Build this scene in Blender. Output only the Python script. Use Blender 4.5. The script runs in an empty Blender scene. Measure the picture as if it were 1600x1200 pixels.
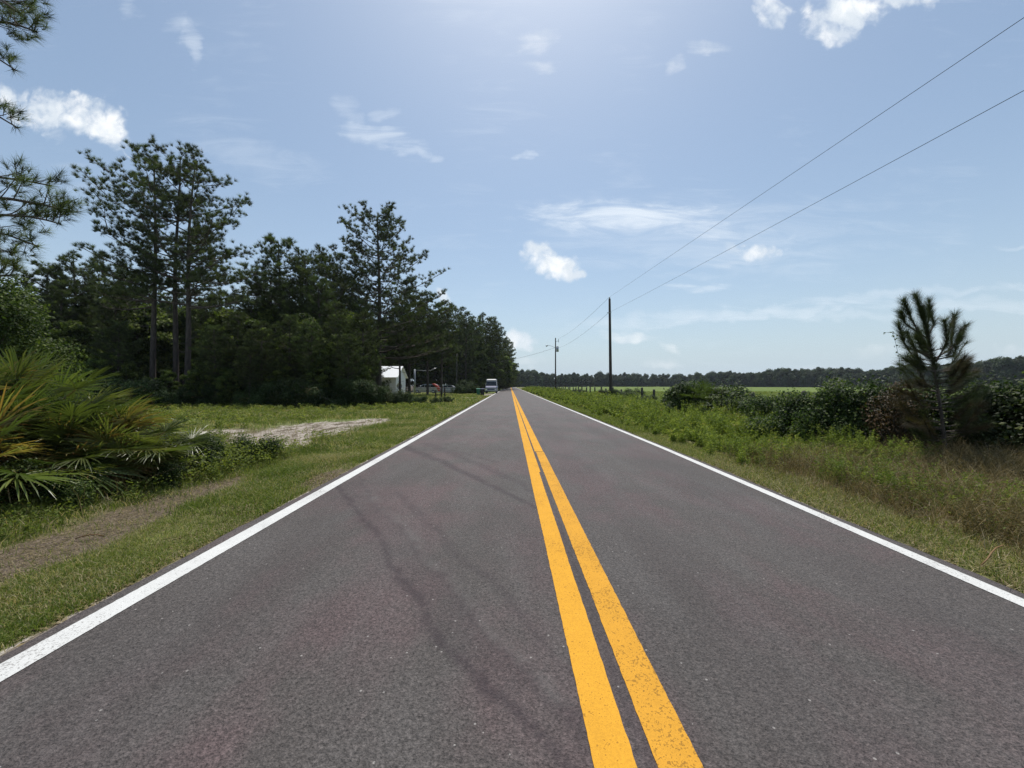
import bpy, math
import numpy as np
from math import radians as R, pi, sin, cos
C = bpy.context.scene.collection
sc = bpy.context.scene
F, CX, CY, EYE = 600.0, 797.0, 602.0, 1.5      # focal length in px of the 1600 px photo, vanishing point, eye height

# ------------------------------------------------------------------ camera
cam = bpy.data.cameras.new('camera'); cam.sensor_width = 36; cam.lens = 36*F/1600
cam.shift_x = 3/1600; cam.shift_y = 2/1600; cam.clip_start = .05; cam.clip_end = 5000
co = bpy.data.objects.new('camera', cam); C.objects.link(co)
co.location = (0, 0, EYE); co.rotation_euler = (R(90), 0, 0)
sc.camera = co
# ------------------------------------------------------------------ exposure
sc.view_settings.view_transform = 'Standard'; sc.view_settings.look = 'None'
sc.view_settings.gamma = 1; sc.view_settings.use_curve_mapping = False
sc.view_settings.exposure = 0.0
sc.cycles.max_bounces = 6; sc.cycles.diffuse_bounces = 3; sc.cycles.glossy_bounces = 2
sc.cycles.transmission_bounces = 3; sc.cycles.transparent_max_bounces = 4; sc.cycles.volume_bounces = 0
sc.cycles.use_denoising = True; sc.cycles.denoiser = 'OPENIMAGEDENOISE'; sc.cycles.denoising_input_passes = 'RGB_ALBEDO_NORMAL'; sc.cycles.denoising_prefilter = 'FAST'
sc.cycles.use_adaptive_sampling = True; sc.cycles.adaptive_threshold = .01
SUN_EL, SUN_AZ = 64.0, 5.0
# ------------------------------------------------------------------ node helpers
class NT:
    def __init__(s, tree): s.t = tree; s.n = tree.nodes; s.l = tree.links
    def node(s, kind, **kw):
        n = s.n.new(kind)
        for k, v in kw.items():
            if k.startswith('i_'):
                key = k[2:]
                key = int(key) if key.isdigit() else key.replace('_', ' ')
                s.put(n.inputs[key], v)
            else: setattr(n, k, v)
        return n
    def put(s, sock, v):
        if isinstance(v, bpy.types.NodeSocket): s.l.new(v, sock)
        else: sock.default_value = v
    def m(s, op, a, b=0.0, c=0.0, clamp=False):
        n = s.n.new('ShaderNodeMath'); n.operation = op; n.use_clamp = clamp
        s.put(n.inputs[0], a); s.put(n.inputs[1], b)
        if op in ('MULTIPLY_ADD', 'SMOOTH_MIN', 'SMOOTH_MAX'): s.put(n.inputs[2], c)
        return n.outputs[0]
    def mr(s, v, a, b, c=0.0, d=1.0, smooth=True):
        n = s.n.new('ShaderNodeMapRange'); n.interpolation_type = 'SMOOTHSTEP' if smooth else 'LINEAR'
        s.put(n.inputs[0], v)
        for i, x in enumerate((a, b, c, d)): s.put(n.inputs[i+1], x)
        return n.outputs[0]
    def noise(s, vec, scale, detail=4, rough=.55, dist=0.0):
        n = s.n.new('ShaderNodeTexNoise'); s.put(n.inputs['Vector'], vec)
        n.inputs['Scale'].default_value = scale; n.inputs['Detail'].default_value = detail
        n.inputs['Roughness'].default_value = rough; n.inputs['Distortion'].default_value = dist
        return n.outputs['Fac']
    def mix(s, f, a, b, blend='MIX'):
        n = s.n.new('ShaderNodeMix'); n.data_type = 'RGBA'; n.blend_type = blend
        s.put(n.inputs[0], f); s.put(n.inputs[6], a if not isinstance(a, tuple) else (*a, 1)[:4]); s.put(n.inputs[7], b if not isinstance(b, tuple) else (*b, 1)[:4])
        return n.outputs[2]
    def ramp(s, f, stops):
        n = s.n.new('ShaderNodeValToRGB'); s.put(n.inputs[0], f)
        e = n.color_ramp.elements
        while len(e) < len(stops): e.new(.5)
        for i, (p, c) in enumerate(stops): e[i].position = p; e[i].color = (*c, 1)
        return n.outputs[0]
    def mapv(s, vec, scale=(1,1,1), rot=(0,0,0), loc=(0,0,0)):
        n = s.n.new('ShaderNodeMapping'); s.put(n.inputs[0], vec)
        n.inputs['Scale'].default_value = scale; n.inputs['Rotation'].default_value = rot; n.inputs['Location'].default_value = loc
        return n.outputs[0]
# ------------------------------------------------------------------ world: sky and clouds
w = bpy.data.worlds.new('World'); sc.world = w; w.use_nodes = True
W = NT(w.node_tree); W.n.clear()
sky = W.node('ShaderNodeTexSky', sky_type='NISHITA', sun_disc=False, sun_elevation=R(SUN_EL), sun_rotation=R(SUN_AZ),
             altitude=10, air_density=1.0, dust_density=1.1, ozone_density=1.3)
tc = W.node('ShaderNodeTexCoord')
sx = W.node('ShaderNodeSeparateXYZ'); W.l.new(tc.outputs['Generated'], sx.inputs[0])
yy = W.m('MAXIMUM', sx.outputs[1], .03)
U = W.m('DIVIDE', sx.outputs[0], yy); V = W.m('DIVIDE', sx.outputs[2], yy)
uv = W.node('ShaderNodeCombineXYZ'); W.l.new(U, uv.inputs[0]); W.l.new(V, uv.inputs[1]); uv = uv.outputs[0]
nA = W.m('ADD', W.m('MULTIPLY', W.noise(uv, 11, 7, .55, .3), .6), W.m('MULTIPLY', W.noise(uv, 34, 6, .52, .4), .4))      # puffy
w1 = W.node('ShaderNodeTexNoise', i_Scale=15.0, i_Detail=5.0); W.l.new(uv, w1.inputs['Vector'])
ws = W.node('ShaderNodeSeparateColor'); W.l.new(w1.outputs['Color'], ws.inputs[0])
Uw = W.m('ADD', U, W.m('MULTIPLY', W.m('SUBTRACT', ws.outputs[0], .5), .11)); Vw = W.m('ADD', V, W.m('MULTIPLY', W.m('SUBTRACT', ws.outputs[1], .5), .06))
nB = W.noise(W.mapv(uv, (4.5, 26, 1), (0, 0, R(3))), 1, 6, .66, .9)   # streaky
nC = W.noise(W.mapv(uv, (3, 3, 1), loc=(3.7, 1.2, 0)), 1, 4, .5)      # broad
nAB = W.m('ADD', W.m('MULTIPLY', nA, .45), W.m('MULTIPLY', nB, .55))
def ellipse(px, py, rx, ry, rot):
    c0, s0 = cos(R(rot)), sin(R(rot))
    du = W.m('SUBTRACT', Uw, (px-CX)/F); dv = W.m('SUBTRACT', Vw, (CY-py)/F)
    a = W.m('ADD', W.m('MULTIPLY', du, c0*F/rx), W.m('MULTIPLY', dv, s0*F/rx))
    b = W.m('SUBTRACT', W.m('MULTIPLY', dv, c0*F/ry), W.m('MULTIPLY', du, s0*F/ry))
    return W.m('SUBTRACT', 1, W.m('ADD', W.m('MULTIPLY', a, a), W.m('MULTIPLY', b, b))), b
cum = [  # px, py, rx, ry, rotation, strength
 (105,180,92,30,-12,1.0),(160,200,46,24,-35,1.0),(14,158,30,18,-45,.95),(88,210,15,16,-50,.55),
 (1318,22,66,34,15,1.0),(1300,48,26,24,0,.8),(1400,-4,60,18,0,.8),(1206,18,24,24,50,.85),
 (842,64,38,20,20,.5),(848,104,26,12,0,.45),(1104,76,34,9,-3,.5),(1062,103,22,11,25,.45),
 (868,412,52,19,-8,1.0),(845,396,32,13,-12,.95),(905,425,22,8,0,.9),
 (1185,396,34,13,0,.9),(1148,388,18,7,-10,.6),(1165,410,55,7,0,.35),
 (985,525,44,9,0,.62),(960,522,24,7,0,.45),(1048,543,19,6,-25,.5),(812,530,24,15,-15,.8),(1040,567,34,10,0,.35),
 (825,566,22,8,0,.35),(1365,552,34,11,0,.3),(1575,545,30,10,0,.3),(1270,580,40,8,0,.2),(690,462,16,8,-40,.8),(200,240,16,3,-35,.5)]
cir = [(980,338,165,24,0,.95),(1080,356,120,20,-10,.7),(1010,352,150,18,3,.5),(1190,362,70,14,-14,.45),(1232,374,20,5,0,.45),
 (1090,452,58,8,0,.6),(1070,430,70,7,2,.3),(1130,410,50,6,5,.25),
 (1200,487,210,9,5,.55),(1420,460,190,8,4,.4),(1010,500,160,12,6,.4),(1530,476,190,10,0,.35),(1350,495,170,8,-2,.28),
 (298,62,14,42,12,.45),(283,38,26,16,20,.3),(590,213,70,16,-14,.55),(640,235,40,7,-15,.4),(820,245,24,6,0,.5),(202,12,26,14,-25,.3),
 (540,170,30,16,-30,.3),(600,178,20,8,0,.3),(400,245,130,26,-14,.22),(684,250,16,7,-10,.35),(1100,365,290,60,-3,.3),(60,440,110,22,5,.3),(440,450,80,24,0,.4),(1580,388,30,5,0,.3)]
dens = None
for (px, py, rx, ry, rot, st) in cum:
    q, b = ellipse(px, py, rx*1.22, ry*1.3, rot)
    nz = nA if st > .7 else nAB
    d = W.mr(W.m('MULTIPLY_ADD', W.m('SUBTRACT', nz, .5), 3.4, q), .08, 1.1 if st > .7 else 1.7, 0, st)
    d = W.m('MULTIPLY', d, W.mr(q, -1.6, .1))
    dens = d if dens is None else W.m('MAXIMUM', dens, d)
dc = None
for (px, py, rx, ry, rot, st) in cir:
    q, b = ellipse(px, py, rx*1.1, ry*1.25, rot)
    d = W.mr(W.m('MULTIPLY_ADD', W.m('SUBTRACT', nB, .5), 3.4, q), -.1, 1.6, 0, st*.95)
    d = W.m('MULTIPLY', d, W.mr(q, -1.0, -.1))
    dc = d if dc is None else W.m('MAXIMUM', dc, d)
thin = W.m('MULTIPLY', W.mr(W.m('MULTIPLY', nB, nC), .26, .5), .14)
front = W.mr(sx.outputs[1], .05, .15)
thin = W.m('MAXIMUM', thin, W.m('MULTIPLY', dc, .85))
shade = W.mr(W.noise(W.mapv(uv, (1, 1, 1), loc=(0, .012, 0)), 13, 5, .55, .3), .40, .62)
ccol = W.mix(shade, (6.2, 6.8, 7.4), (8.3, 8.5, 8.6))
# humid summer veil: a thin layer, optically deeper towards the horizon
veil = W.m('SUBTRACT', 1, W.m('EXPONENT', W.m('DIVIDE', -.115, W.m('MAXIMUM', sx.outputs[2], .035))))
skyc = W.mix(veil, W.mix(1.0, sky.outputs[0], (.93, 1.0, 1.0), 'MULTIPLY'), (4.5, 5.4, 6.05))
col = W.mix(W.m('MULTIPLY', thin, front), skyc, (7.2, 7.8, 8.4))
col = W.mix(W.m('MULTIPLY', dens, front), col, ccol)
bg = W.node('ShaderNodeBackground', i_Strength=.125); W.l.new(col, bg.inputs[0])
wo = W.node('ShaderNodeOutputWorld'); W.l.new(bg.outputs[0], wo.inputs[0])
# ------------------------------------------------------------------ sun
sl = bpy.data.lights.new('sun', 'SUN'); sl.energy = 4.6; sl.angle = R(.53); sl.color = (1, .955, .88)
so = bpy.data.objects.new('sun', sl); C.objects.link(so); so.location = (0, 0, 60)
so.rotation_euler = (R(90-SUN_EL), 0, R(180-SUN_AZ))     # light travels from the sun (ahead, high) towards the camera

# ------------------------------------------------------------------ mesh helpers
class Geo:
    def __init__(s): s.v = []; s.f3 = []; s.f4 = []; s.a = []; s.n = 0; s.m3 = []; s.m4 = []
    def add(s, v, f, a=.5, mat=0):
        v = np.asarray(v, dtype=np.float32).reshape(-1, 3); f = np.asarray(f, dtype=np.int32)
        if len(v) == 0: return s
        s.v.append(v); s.a.append(np.broadcast_to(np.asarray(a, dtype=np.float32), (len(v),)))
        for arr in ([f] if not isinstance(f, list) else f):
            if arr.shape[1] == 3: s.f3.append(arr + s.n); s.m3.append(np.full(len(arr), mat))
            else: s.f4.append(arr + s.n); s.m4.append(np.full(len(arr), mat))
        s.n += len(v); return s
    def mesh(s, name, mats, smooth=False):
        v = np.concatenate(s.v); a = np.concatenate(s.a)
        f3 = np.concatenate(s.f3) if s.f3 else np.zeros((0, 3), np.int32)
        f4 = np.concatenate(s.f4) if s.f4 else np.zeros((0, 4), np.int32)
        me = bpy.data.meshes.new(name)
        me.vertices.add(len(v)); me.vertices.foreach_set('co', v.ravel())
        nl = len(f3)*3 + len(f4)*4
        me.loops.add(nl); me.loops.foreach_set('vertex_index', np.concatenate([f3.ravel(), f4.ravel()]).astype(np.int32))
        me.polygons.add(len(f3)+len(f4))
        st = np.concatenate([np.arange(len(f3))*3, len(f3)*3 + np.arange(len(f4))*4]).astype(np.int32)
        me.polygons.foreach_set('loop_start', st)
        mats = mats if isinstance(mats, (list, tuple)) else [mats]
        for m in mats: me.materials.append(m)
        mi = np.concatenate(s.m3 + s.m4).astype(np.int32) if (s.m3 or s.m4) else None
        if len(mats) > 1: me.polygons.foreach_set('material_index', mi)
        me.polygons.foreach_set('use_smooth', np.full(len(f3)+len(f4), smooth))
        at = me.attributes.new('v', 'FLOAT', 'POINT'); at.data.foreach_set('value', a.astype(np.float32))
        me.update(); me.validate(); return me
    def obj(s, name, mats, parent=None, smooth=False):
        me = s.mesh(name, mats, smooth); o = bpy.data.objects.new(name, me); C.objects.link(o)
        if parent is not None: o.parent = parent
        return o
def grid_obj(name, X, Y, Z, mats, attrs={}, parent=None):
    ny, nx = X.shape
    v = np.stack([X, Y, Z], -1).reshape(-1, 3)
    i = np.arange(nx-1)[None, :] + np.arange(ny-1)[:, None]*nx
    f = np.stack([i, i+1, i+1+nx, i+nx], -1).reshape(-1, 4)
    g = Geo(); g.add(v, f); o = g.obj(name, mats, parent, True)
    for k, val in attrs.items():
        at = o.data.attributes.new(k, 'FLOAT', 'POINT'); at.data.foreach_set('value', val.reshape(-1).astype(np.float32))
    return o
def unit(v): return v/np.maximum(np.linalg.norm(v, axis=-1, keepdims=True), 1e-9)
def rdir(rng, n): return unit(rng.normal(size=(n, 3)))
def tube(g, pts, rad, sides=6, a=.5, mat=0, cap=False):
    pts = np.asarray(pts, float); n = len(pts)
    rad = np.broadcast_to(np.asarray(rad, float), (n,))
    t = np.gradient(pts, axis=0); t = unit(t)
    up = np.array([0, 0, 1.0]) if abs(t[0][2]) < .9 else np.array([1.0, 0, 0])
    b = unit(np.cross(t, up)); c = np.cross(b, t)
    th = np.arange(sides)*2*pi/sides
    ring = pts[:, None] + rad[:, None, None]*(b[:, None]*np.cos(th)[None, :, None] + c[:, None]*np.sin(th)[None, :, None])
    i = np.arange(sides)[None, :] + np.arange(n-1)[:, None]*sides
    j = (np.arange(sides)+1) % sides; j = j[None, :] + np.arange(n-1)[:, None]*sides
    f = np.stack([i, j, j+sides, i+sides], -1).reshape(-1, 4)
    v = ring.reshape(-1, 3); fs = [f]
    if cap:
        v = np.concatenate([v, pts[:1], pts[-1:]]); k = np.arange(sides); k2 = (k+1) % sides
        fs.append(np.stack([k2, k, np.full(sides, n*sides)], -1)); o = (n-1)*sides
        fs.append(np.stack([k+o, k2+o, np.full(sides, n*sides+1)], -1))
    s0 = g.n; g.v.append(v.astype(np.float32)); g.a.append(np.full(len(v), a, np.float32))
    for arr in fs:
        if arr.shape[1] == 3: g.f3.append(arr+s0); g.m3.append(np.full(len(arr), mat))
        else: g.f4.append(arr+s0); g.m4.append(np.full(len(arr), mat))
    g.n += len(v)
def box(g, x0, x1, y0, y1, z0, z1, mat=0, a=.5):
    v = [(x, y, z) for z in (z0, z1) for y in (y0, y1) for x in (x0, x1)]
    g.add(v, np.array([(0,2,3,1),(4,5,7,6),(0,1,5,4),(2,6,7,3),(0,4,6,2),(1,3,7,5)]), a, mat)
def leaves(g, p, size, rng, a, w=.32, nrm=None, mat=0):
    n = len(p)
    if n == 0: return
    N = rdir(rng, n) if nrm is None else unit(nrm + .55*rdir(rng, n))
    T = unit(np.cross(N, rdir(rng, n))); B = np.cross(N, T)
    s = np.broadcast_to(size, (n,))[:, None]
    q = np.stack([p - T*s*.5, p + B*s*w - N*s*.08, p + T*s*.5, p - B*s*w - N*s*.08], 1)
    g.add(q.reshape(-1, 3), np.arange(n*4).reshape(-1, 4), np.repeat(np.broadcast_to(a, (n,)), 4), mat)
def needles(g, p, ax, K, ln, wd, spread, rng, a, mat=0, back=0.0):
    """p,ax: tuft centres and axes; K needles a tuft"""
    n = len(p); P = np.repeat(p, K, 0); A = np.repeat(ax, K, 0)
    D = unit(A + spread*rdir(rng, n*K)); L = ln*rng.uniform(.7, 1.1, (n*K, 1))
    P = P - A*back*rng.uniform(0, 1, (n*K, 1))
    S = unit(np.cross(D, rdir(rng, n*K)))*wd*.5
    q = np.stack([P - S, P + S, P + D*L + np.array([0, 0, -.06])*L], 1)
    g.add(q.reshape(-1, 3), np.arange(n*K*3).reshape(-1, 3), np.repeat(np.broadcast_to(a, (n,)), K*3), mat)
def blades(g, p, h, wd, rng, a, lean=.5, mat=0):
    n = len(p); az = rng.uniform(0, 2*pi, n); H = np.broadcast_to(h, (n,))
    le = lean*rng.uniform(.2, 1.6, n)*H
    d = np.stack([np.cos(az), np.sin(az), 0*az], -1); az2 = rng.uniform(0, pi, n)
    s = np.stack([np.cos(az2), np.sin(az2), 0*az], -1)*np.broadcast_to(wd, (n,))[:, None]*.5
    up = np.array([0, 0, 1.0])
    m = p + d*(le*.35)[:, None] + up*(H*.6)[:, None]
    e = p + d*le[:, None] + up*(H*np.sqrt(np.clip(1-.25*(le/H)**2, .15, 1)))[:, None]
    v = np.stack([p-s, p+s, m+s*.8, m-s*.8, e], 1).reshape(-1, 3)
    b = (np.arange(n)*5)[:, None]
    g.add(v, [b+np.array([[0, 1, 2, 3]]), b+np.array([[3, 2, 4]])], np.repeat(np.broadcast_to(a, (n,)), 5), mat)
def _fix_add(self, v, f, a=.5, mat=0):
    v = np.asarray(v, dtype=np.float32).reshape(-1, 3)
    if len(v) == 0: return self
    self.v.append(v); self.a.append(np.broadcast_to(np.asarray(a, dtype=np.float32), (len(v),)))
    for arr in (f if isinstance(f, list) else [f]):
        arr = np.asarray(arr, dtype=np.int32)
        if arr.shape[1] == 3: self.f3.append(arr+self.n); self.m3.append(np.full(len(arr), mat))
        else: self.f4.append(arr+self.n); self.m4.append(np.full(len(arr), mat))
    self.n += len(v); return self
Geo.add = _fix_add
def sn(x, y, s, seed=0):                      # cheap smooth noise, -1..1
    r = np.random.default_rng(seed); o = 0
    for k in range(5):
        a = r.uniform(0, 2*pi); f = s*r.uniform(.6, 1.8); ph = r.uniform(0, 6.28)
        o = o + np.sin(f*(x*cos(a)+y*sin(a)) + ph + 1.3*np.sin(f*.7*(x*sin(a)-y*cos(a))+ph*2))
    return o/3.2
def tag(o, label=None, cat=None, group=None, kind=None):
    if label: o['label'] = label
    if cat: o['category'] = cat
    if group: o['group'] = group
    if kind: o['kind'] = kind
    return o
def empty(name, loc=(0, 0, 0), rz=0, label=None, cat=None, group=None):
    o = bpy.data.objects.new(name, None); C.objects.link(o); o.location = loc; o.rotation_euler = (0, 0, rz)
    o.empty_display_size = .2
    return tag(o, label, cat, group)
def copy_tree(o, parent=None):
    c = o.copy(); C.objects.link(c)
    if parent is not None: c.parent = parent
    for ch in [x for x in list(KIDS.get(o.name, []))]:
        copy_tree(ch, c)
    return c
KIDS = {}
def kids(o, *ch): KIDS[o.name] = list(ch)

# ------------------------------------------------------------------ materials
def mat(name):
    m = bpy.data.materials.new(name); m.use_nodes = True; t = NT(m.node_tree); t.n.clear()
    o = t.node('ShaderNodeOutputMaterial'); p = t.node('ShaderNodeBsdfPrincipled')
    t.l.new(p.outputs[0], o.inputs[0]); return m, t, p, o
def simple(name, col, rough=.6, metal=0, var=.15, scale=8, spec=.5):
    m, t, p, o = mat(name)
    tc = t.node('ShaderNodeTexCoord').outputs['Object']
    n = t.noise(tc, scale, 4)
    c0 = tuple(x*(1-var) for x in col); c1 = tuple(min(1, x*(1+var)) for x in col)
    t.put(p.inputs['Base Color'], t.mix(n, c0, c1)); p.inputs['Roughness'].default_value = rough
    p.inputs['Metallic'].default_value = metal; p.inputs['Specular IOR Level'].default_value = spec
    return m
def leafmat(name, stops, trans=.25, rough=.5, spec=.3, tint=None):
    m, t, p, o = mat(name)
    at = t.node('ShaderNodeAttribute', attribute_name='v').outputs['Fac']
    oi = t.node('ShaderNodeObjectInfo').outputs['Random']
    c = t.ramp(at, stops)
    hs = t.node('ShaderNodeHueSaturation'); t.put(hs.inputs['Color'], c)
    t.put(hs.inputs['Value'], t.mr(oi, 0, 1, .8, 1.2, False)); t.put(hs.inputs['Hue'], t.mr(oi, 0, 1, .49, .508, False))
    c = hs.outputs[0]
    t.put(p.inputs['Base Color'], c); p.inputs['Roughness'].default_value = rough; p.inputs['Specular IOR Level'].default_value = spec
    tr = t.node('ShaderNodeBsdfTranslucent'); t.put(tr.inputs[0], t.mix(1.0, c, tint or (.86, 1.0, .5), 'MULTIPLY'))
    mx = t.node('ShaderNodeMixShader'); mx.inputs[0].default_value = trans
    t.l.new(p.outputs[0], mx.inputs[1]); t.l.new(tr.outputs[0], mx.inputs[2]); t.l.new(mx.outputs[0], o.inputs[0])
    return m
def barkmat(name, c0, c1):
    m, t, p, o = mat(name)
    tc = t.node('ShaderNodeTexCoord').outputs['Object']
    n = t.noise(t.mapv(tc, (9, 9, 2.2)), 1, 6, .65)
    t.put(p.inputs['Base Color'], t.ramp(n, [(.35, c0), (.62, c1)])); p.inputs['Roughness'].default_value = .9
    b = t.node('ShaderNodeBump', i_Strength=.6, i_Distance=.03); t.put(b.inputs['Height'], n); t.l.new(b.outputs[0], p.inputs['Normal'])
    return m
M = {}
M['pine'] = leafmat('pine_needles', [(0, (.024, .036, .014)), (.5, (.070, .092, .028)), (1, (.20, .235, .08))], .36, .55, .3)
M['pine_far'] = leafmat('far_needles', [(0, (.020, .034, .012)), (.5, (.042, .064, .022)), (1, (.085, .115, .040))], .15, .6)
M['broad'] = leafmat('broad_leaves', [(0, (.026, .042, .010)), (.5, (.082, .118, .028)), (1, (.23, .28, .065))], .42, .6, .2)
M['broad_light'] = leafmat('light_leaves', [(0, (.028, .045, .010)), (.5, (.050, .072, .016)), (1, (.14, .17, .040))], .35, .6, .2)
M['shrub'] = leafmat('shrub_leaves', [(0, (.018, .032, .012)), (.5, (.040, .068, .020)), (.93, (.085, .125, .040)), (1, (.16, .11, .05))], .25, .62, .14)
M['vine'] = leafmat('vine_leaves', [(0, (.016, .030, .008)), (.5, (.050, .080, .018)), (1, (.16, .20, .050))], .38, .55, .25)
M['brown'] = leafmat('withered_leaves', [(0, (.030, .034, .014)), (.4, (.075, .052, .024)), (1, (.17, .10, .048))], .25, .6)
M['palm'] = leafmat('palm_blades', [(0, (.050, .072, .018)), (.6, (.14, .175, .042)), (.85, (.25, .24, .07)), (1, (.36, .19, .06))], .40, .36, .5)
M['palm_dead'] = leafmat('dead_palm_blades', [(0, (.12, .065, .028)), (.5, (.24, .14, .06)), (1, (.42, .32, .18))], .25, .55)
M['grass'] = leafmat('grass_blades', [(0, (.075, .115, .018)), (.5, (.16, .21, .042)), (.8, (.27, .28, .095)), (1, (.46, .39, .23))], .45, .6, .2, (1.0, 1.0, .6))
M['weeds'] = leafmat('weed_leaves', [(0, (.075, .108, .020)), (.5, (.18, .235, .045)), (.9, (.30, .34, .08)), (1, (.38, .30, .13))], .45, .6, .15, (1.0, 1.0, .6))
M['dry'] = leafmat('dry_grass', [(0, (.085, .080, .028)), (.4, (.19, .155, .065)), (.8, (.33, .26, .14)), (1, (.55, .47, .32))], .38, .65, .2, (1.0, .95, .7))
M['bark'] = barkmat('pine_bark', (.035, .028, .022), (.10, .078, .062))
M['twig'] = barkmat('twig_bark', (.04, .034, .028), (.12, .10, .08))
M['woodpole'] = barkmat('weathered_pole_wood', (.028, .022, .018), (.075, .058, .045))
M['postwood'] = barkmat('fence_post_wood', (.030, .026, .022), (.085, .075, .062))
M['wire'] = simple('wire_metal', (.05, .05, .055), .5, .3)
M['steel'] = simple('galvanised_steel', (.38, .40, .42), .45, .6)
M['dark'] = simple('dark_rubber', (.02, .02, .02), .8)
M['glass'] = simple('dark_glass', (.02, .025, .03), .08, 0, .05)
M['white'] = simple('white_paint', (.78, .78, .76), .5, 0, .06, 2)
M['silver'] = simple('silver_car_paint', (.42, .44, .47), .3, .5, .05)
M['grey_panel'] = simple('grey_panel', (.26, .28, .31), .5)
M['red'] = simple('red_cloth', (.42, .05, .035), .6)
M['green_bin'] = simple('green_plastic', (.02, .16, .09), .5)
M['offwhite'] = simple('dull_white_paint', (.27, .28, .30), .5)
M['blue_body'] = simple('slate_blue_paint', (.10, .11, .18), .35, .2)
M['roofmetal'] = simple('white_metal_roof', (.80, .81, .80), .4, 0, .05)
M['petal'] = simple('red_petals', (.65, .04, .05), .5)
M['litter'] = simple('tail_light_red', (.4, .02, .02), .3)

# asphalt
m, t, p, o = mat('asphalt'); M['asphalt'] = m
tc = t.node('ShaderNodeTexCoord').outputs['Object']
fine = t.noise(tc, 110, 3, .7); fine2 = t.noise(tc, 38, 3, .6)
vor = t.node('ShaderNodeTexVoronoi', i_Scale=115.0); t.put(vor.inputs['Vector'], tc)
big = t.noise(tc, .42, 4, .6); mid = t.noise(t.mapv(tc, (2.2, .5, 1)), 1, 4, .6); pk = t.noise(t.mapv(tc, (1, .6, 1), loc=(5, 2, 0)), .9, 4, .6)
c = t.mix(t.mr(pk, .42, .62), (.073, .064, .060), (.094, .067, .067))
c = t.mix(t.mr(big, .35, .65, 0, .55), c, (.057, .050, .047))
c = t.mix(t.mr(mid, .4, .7, 0, .4), c, (.098, .092, .088))
g1 = t.mr(t.m('ADD', t.m('MULTIPLY', fine, .55), t.m('MULTIPLY', t.noise(tc, 62, 2, .6), .45)), .34, .66, .32, 1.75, False); g2 = t.mr(fine2, .3, .7, .72, 1.3, False)
c = t.mix(1.0, c, t.node('ShaderNodeCombineColor', i_0=t.m('MULTIPLY', g1, g2), i_1=t.m('MULTIPLY', g1, g2), i_2=t.m('MULTIPLY', g1, g2)).outputs[0], 'MULTIPLY')
mk = t.node('ShaderNodeAttribute', attribute_name='mark').outputs['Fac']
mk = t.m('MULTIPLY', mk, t.mr(t.noise(tc, 5, 5, .7), .3, .55, .5, 1.0))
c = t.mix(t.m('MULTIPLY', mk, .72), c, (.034, .024, .028))
lt = t.node('ShaderNodeAttribute', attribute_name='light').outputs['Fac']  # pale asphalt bands, plus the far road's sheen painted into the colour
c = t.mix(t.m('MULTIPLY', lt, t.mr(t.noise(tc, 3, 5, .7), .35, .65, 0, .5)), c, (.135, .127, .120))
v2 = t.node('ShaderNodeTexVoronoi', i_Scale=26.0); t.put(v2.inputs['Vector'], tc)
sp = t.node('ShaderNodeSeparateColor'); t.l.new(v2.outputs['Color'], sp.inputs[0])
stone = t.m('MULTIPLY', t.m('GREATER_THAN', sp.outputs[0], .955), t.m('LESS_THAN', v2.outputs['Distance'], .16))
stone = t.m('MULTIPLY', stone, t.m('LESS_THAN', t.noise(tc, .9, 2), .56))
c = t.mix(t.m('MULTIPLY', stone, .7), c, (.34, .32, .30))
t.put(p.inputs['Base Color'], c); t.put(p.inputs['Roughness'], t.mr(fine2, .3, .7, .62, .85)); p.inputs['Specular IOR Level'].default_value = .28
b = t.node('ShaderNodeBump', i_Strength=.8, i_Distance=.008); t.put(b.inputs['Height'], t.m('ADD', fine, t.m('MULTIPLY', vor.outputs['Distance'], .8))); t.l.new(b.outputs[0], p.inputs['Normal'])
def paint(name, col, under, wear):
    m, t, p, o = mat(name)
    tc = t.node('ShaderNodeTexCoord').outputs['Object']
    f = t.noise(tc, 75, 3, .7); f2 = t.noise(tc, 1.6, 3, .6); f3 = t.noise(tc, 9, 4, .6)
    th = t.m('ADD', f, t.m('MULTIPLY', t.m('SUBTRACT', f2, .5), .35))
    wr = t.mr(th, .62-wear, .68-wear, 0, 1)
    c = t.mix(f3, tuple(x*.88 for x in col), tuple(min(1, x*1.08) for x in col))
    c = t.mix(t.mr(f, .35, .6, .25, 0), c, under)
    c = t.mix(t.m('MULTIPLY', wr, .75), c, under)
    t.put(p.inputs['Base Color'], c); p.inputs['Roughness'].default_value = .8; p.inputs['Specular IOR Level'].default_value = .12
    b = t.node('ShaderNodeBump', i_Strength=.35, i_Distance=.004); t.put(b.inputs['Height'], f); t.l.new(b.outputs[0], p.inputs['Normal'])
    return m
M['white_line'] = paint('white_road_paint', (.62, .62, .60), (.20, .19, .18), .035)
M['yellow_line'] = paint('yellow_road_paint', (.66, .33, .032), (.24, .11, .02), .045)
M['yellow_line_worn'] = paint('worn_yellow_road_paint', (.64, .315, .034), (.20, .10, .02), .075)
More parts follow.
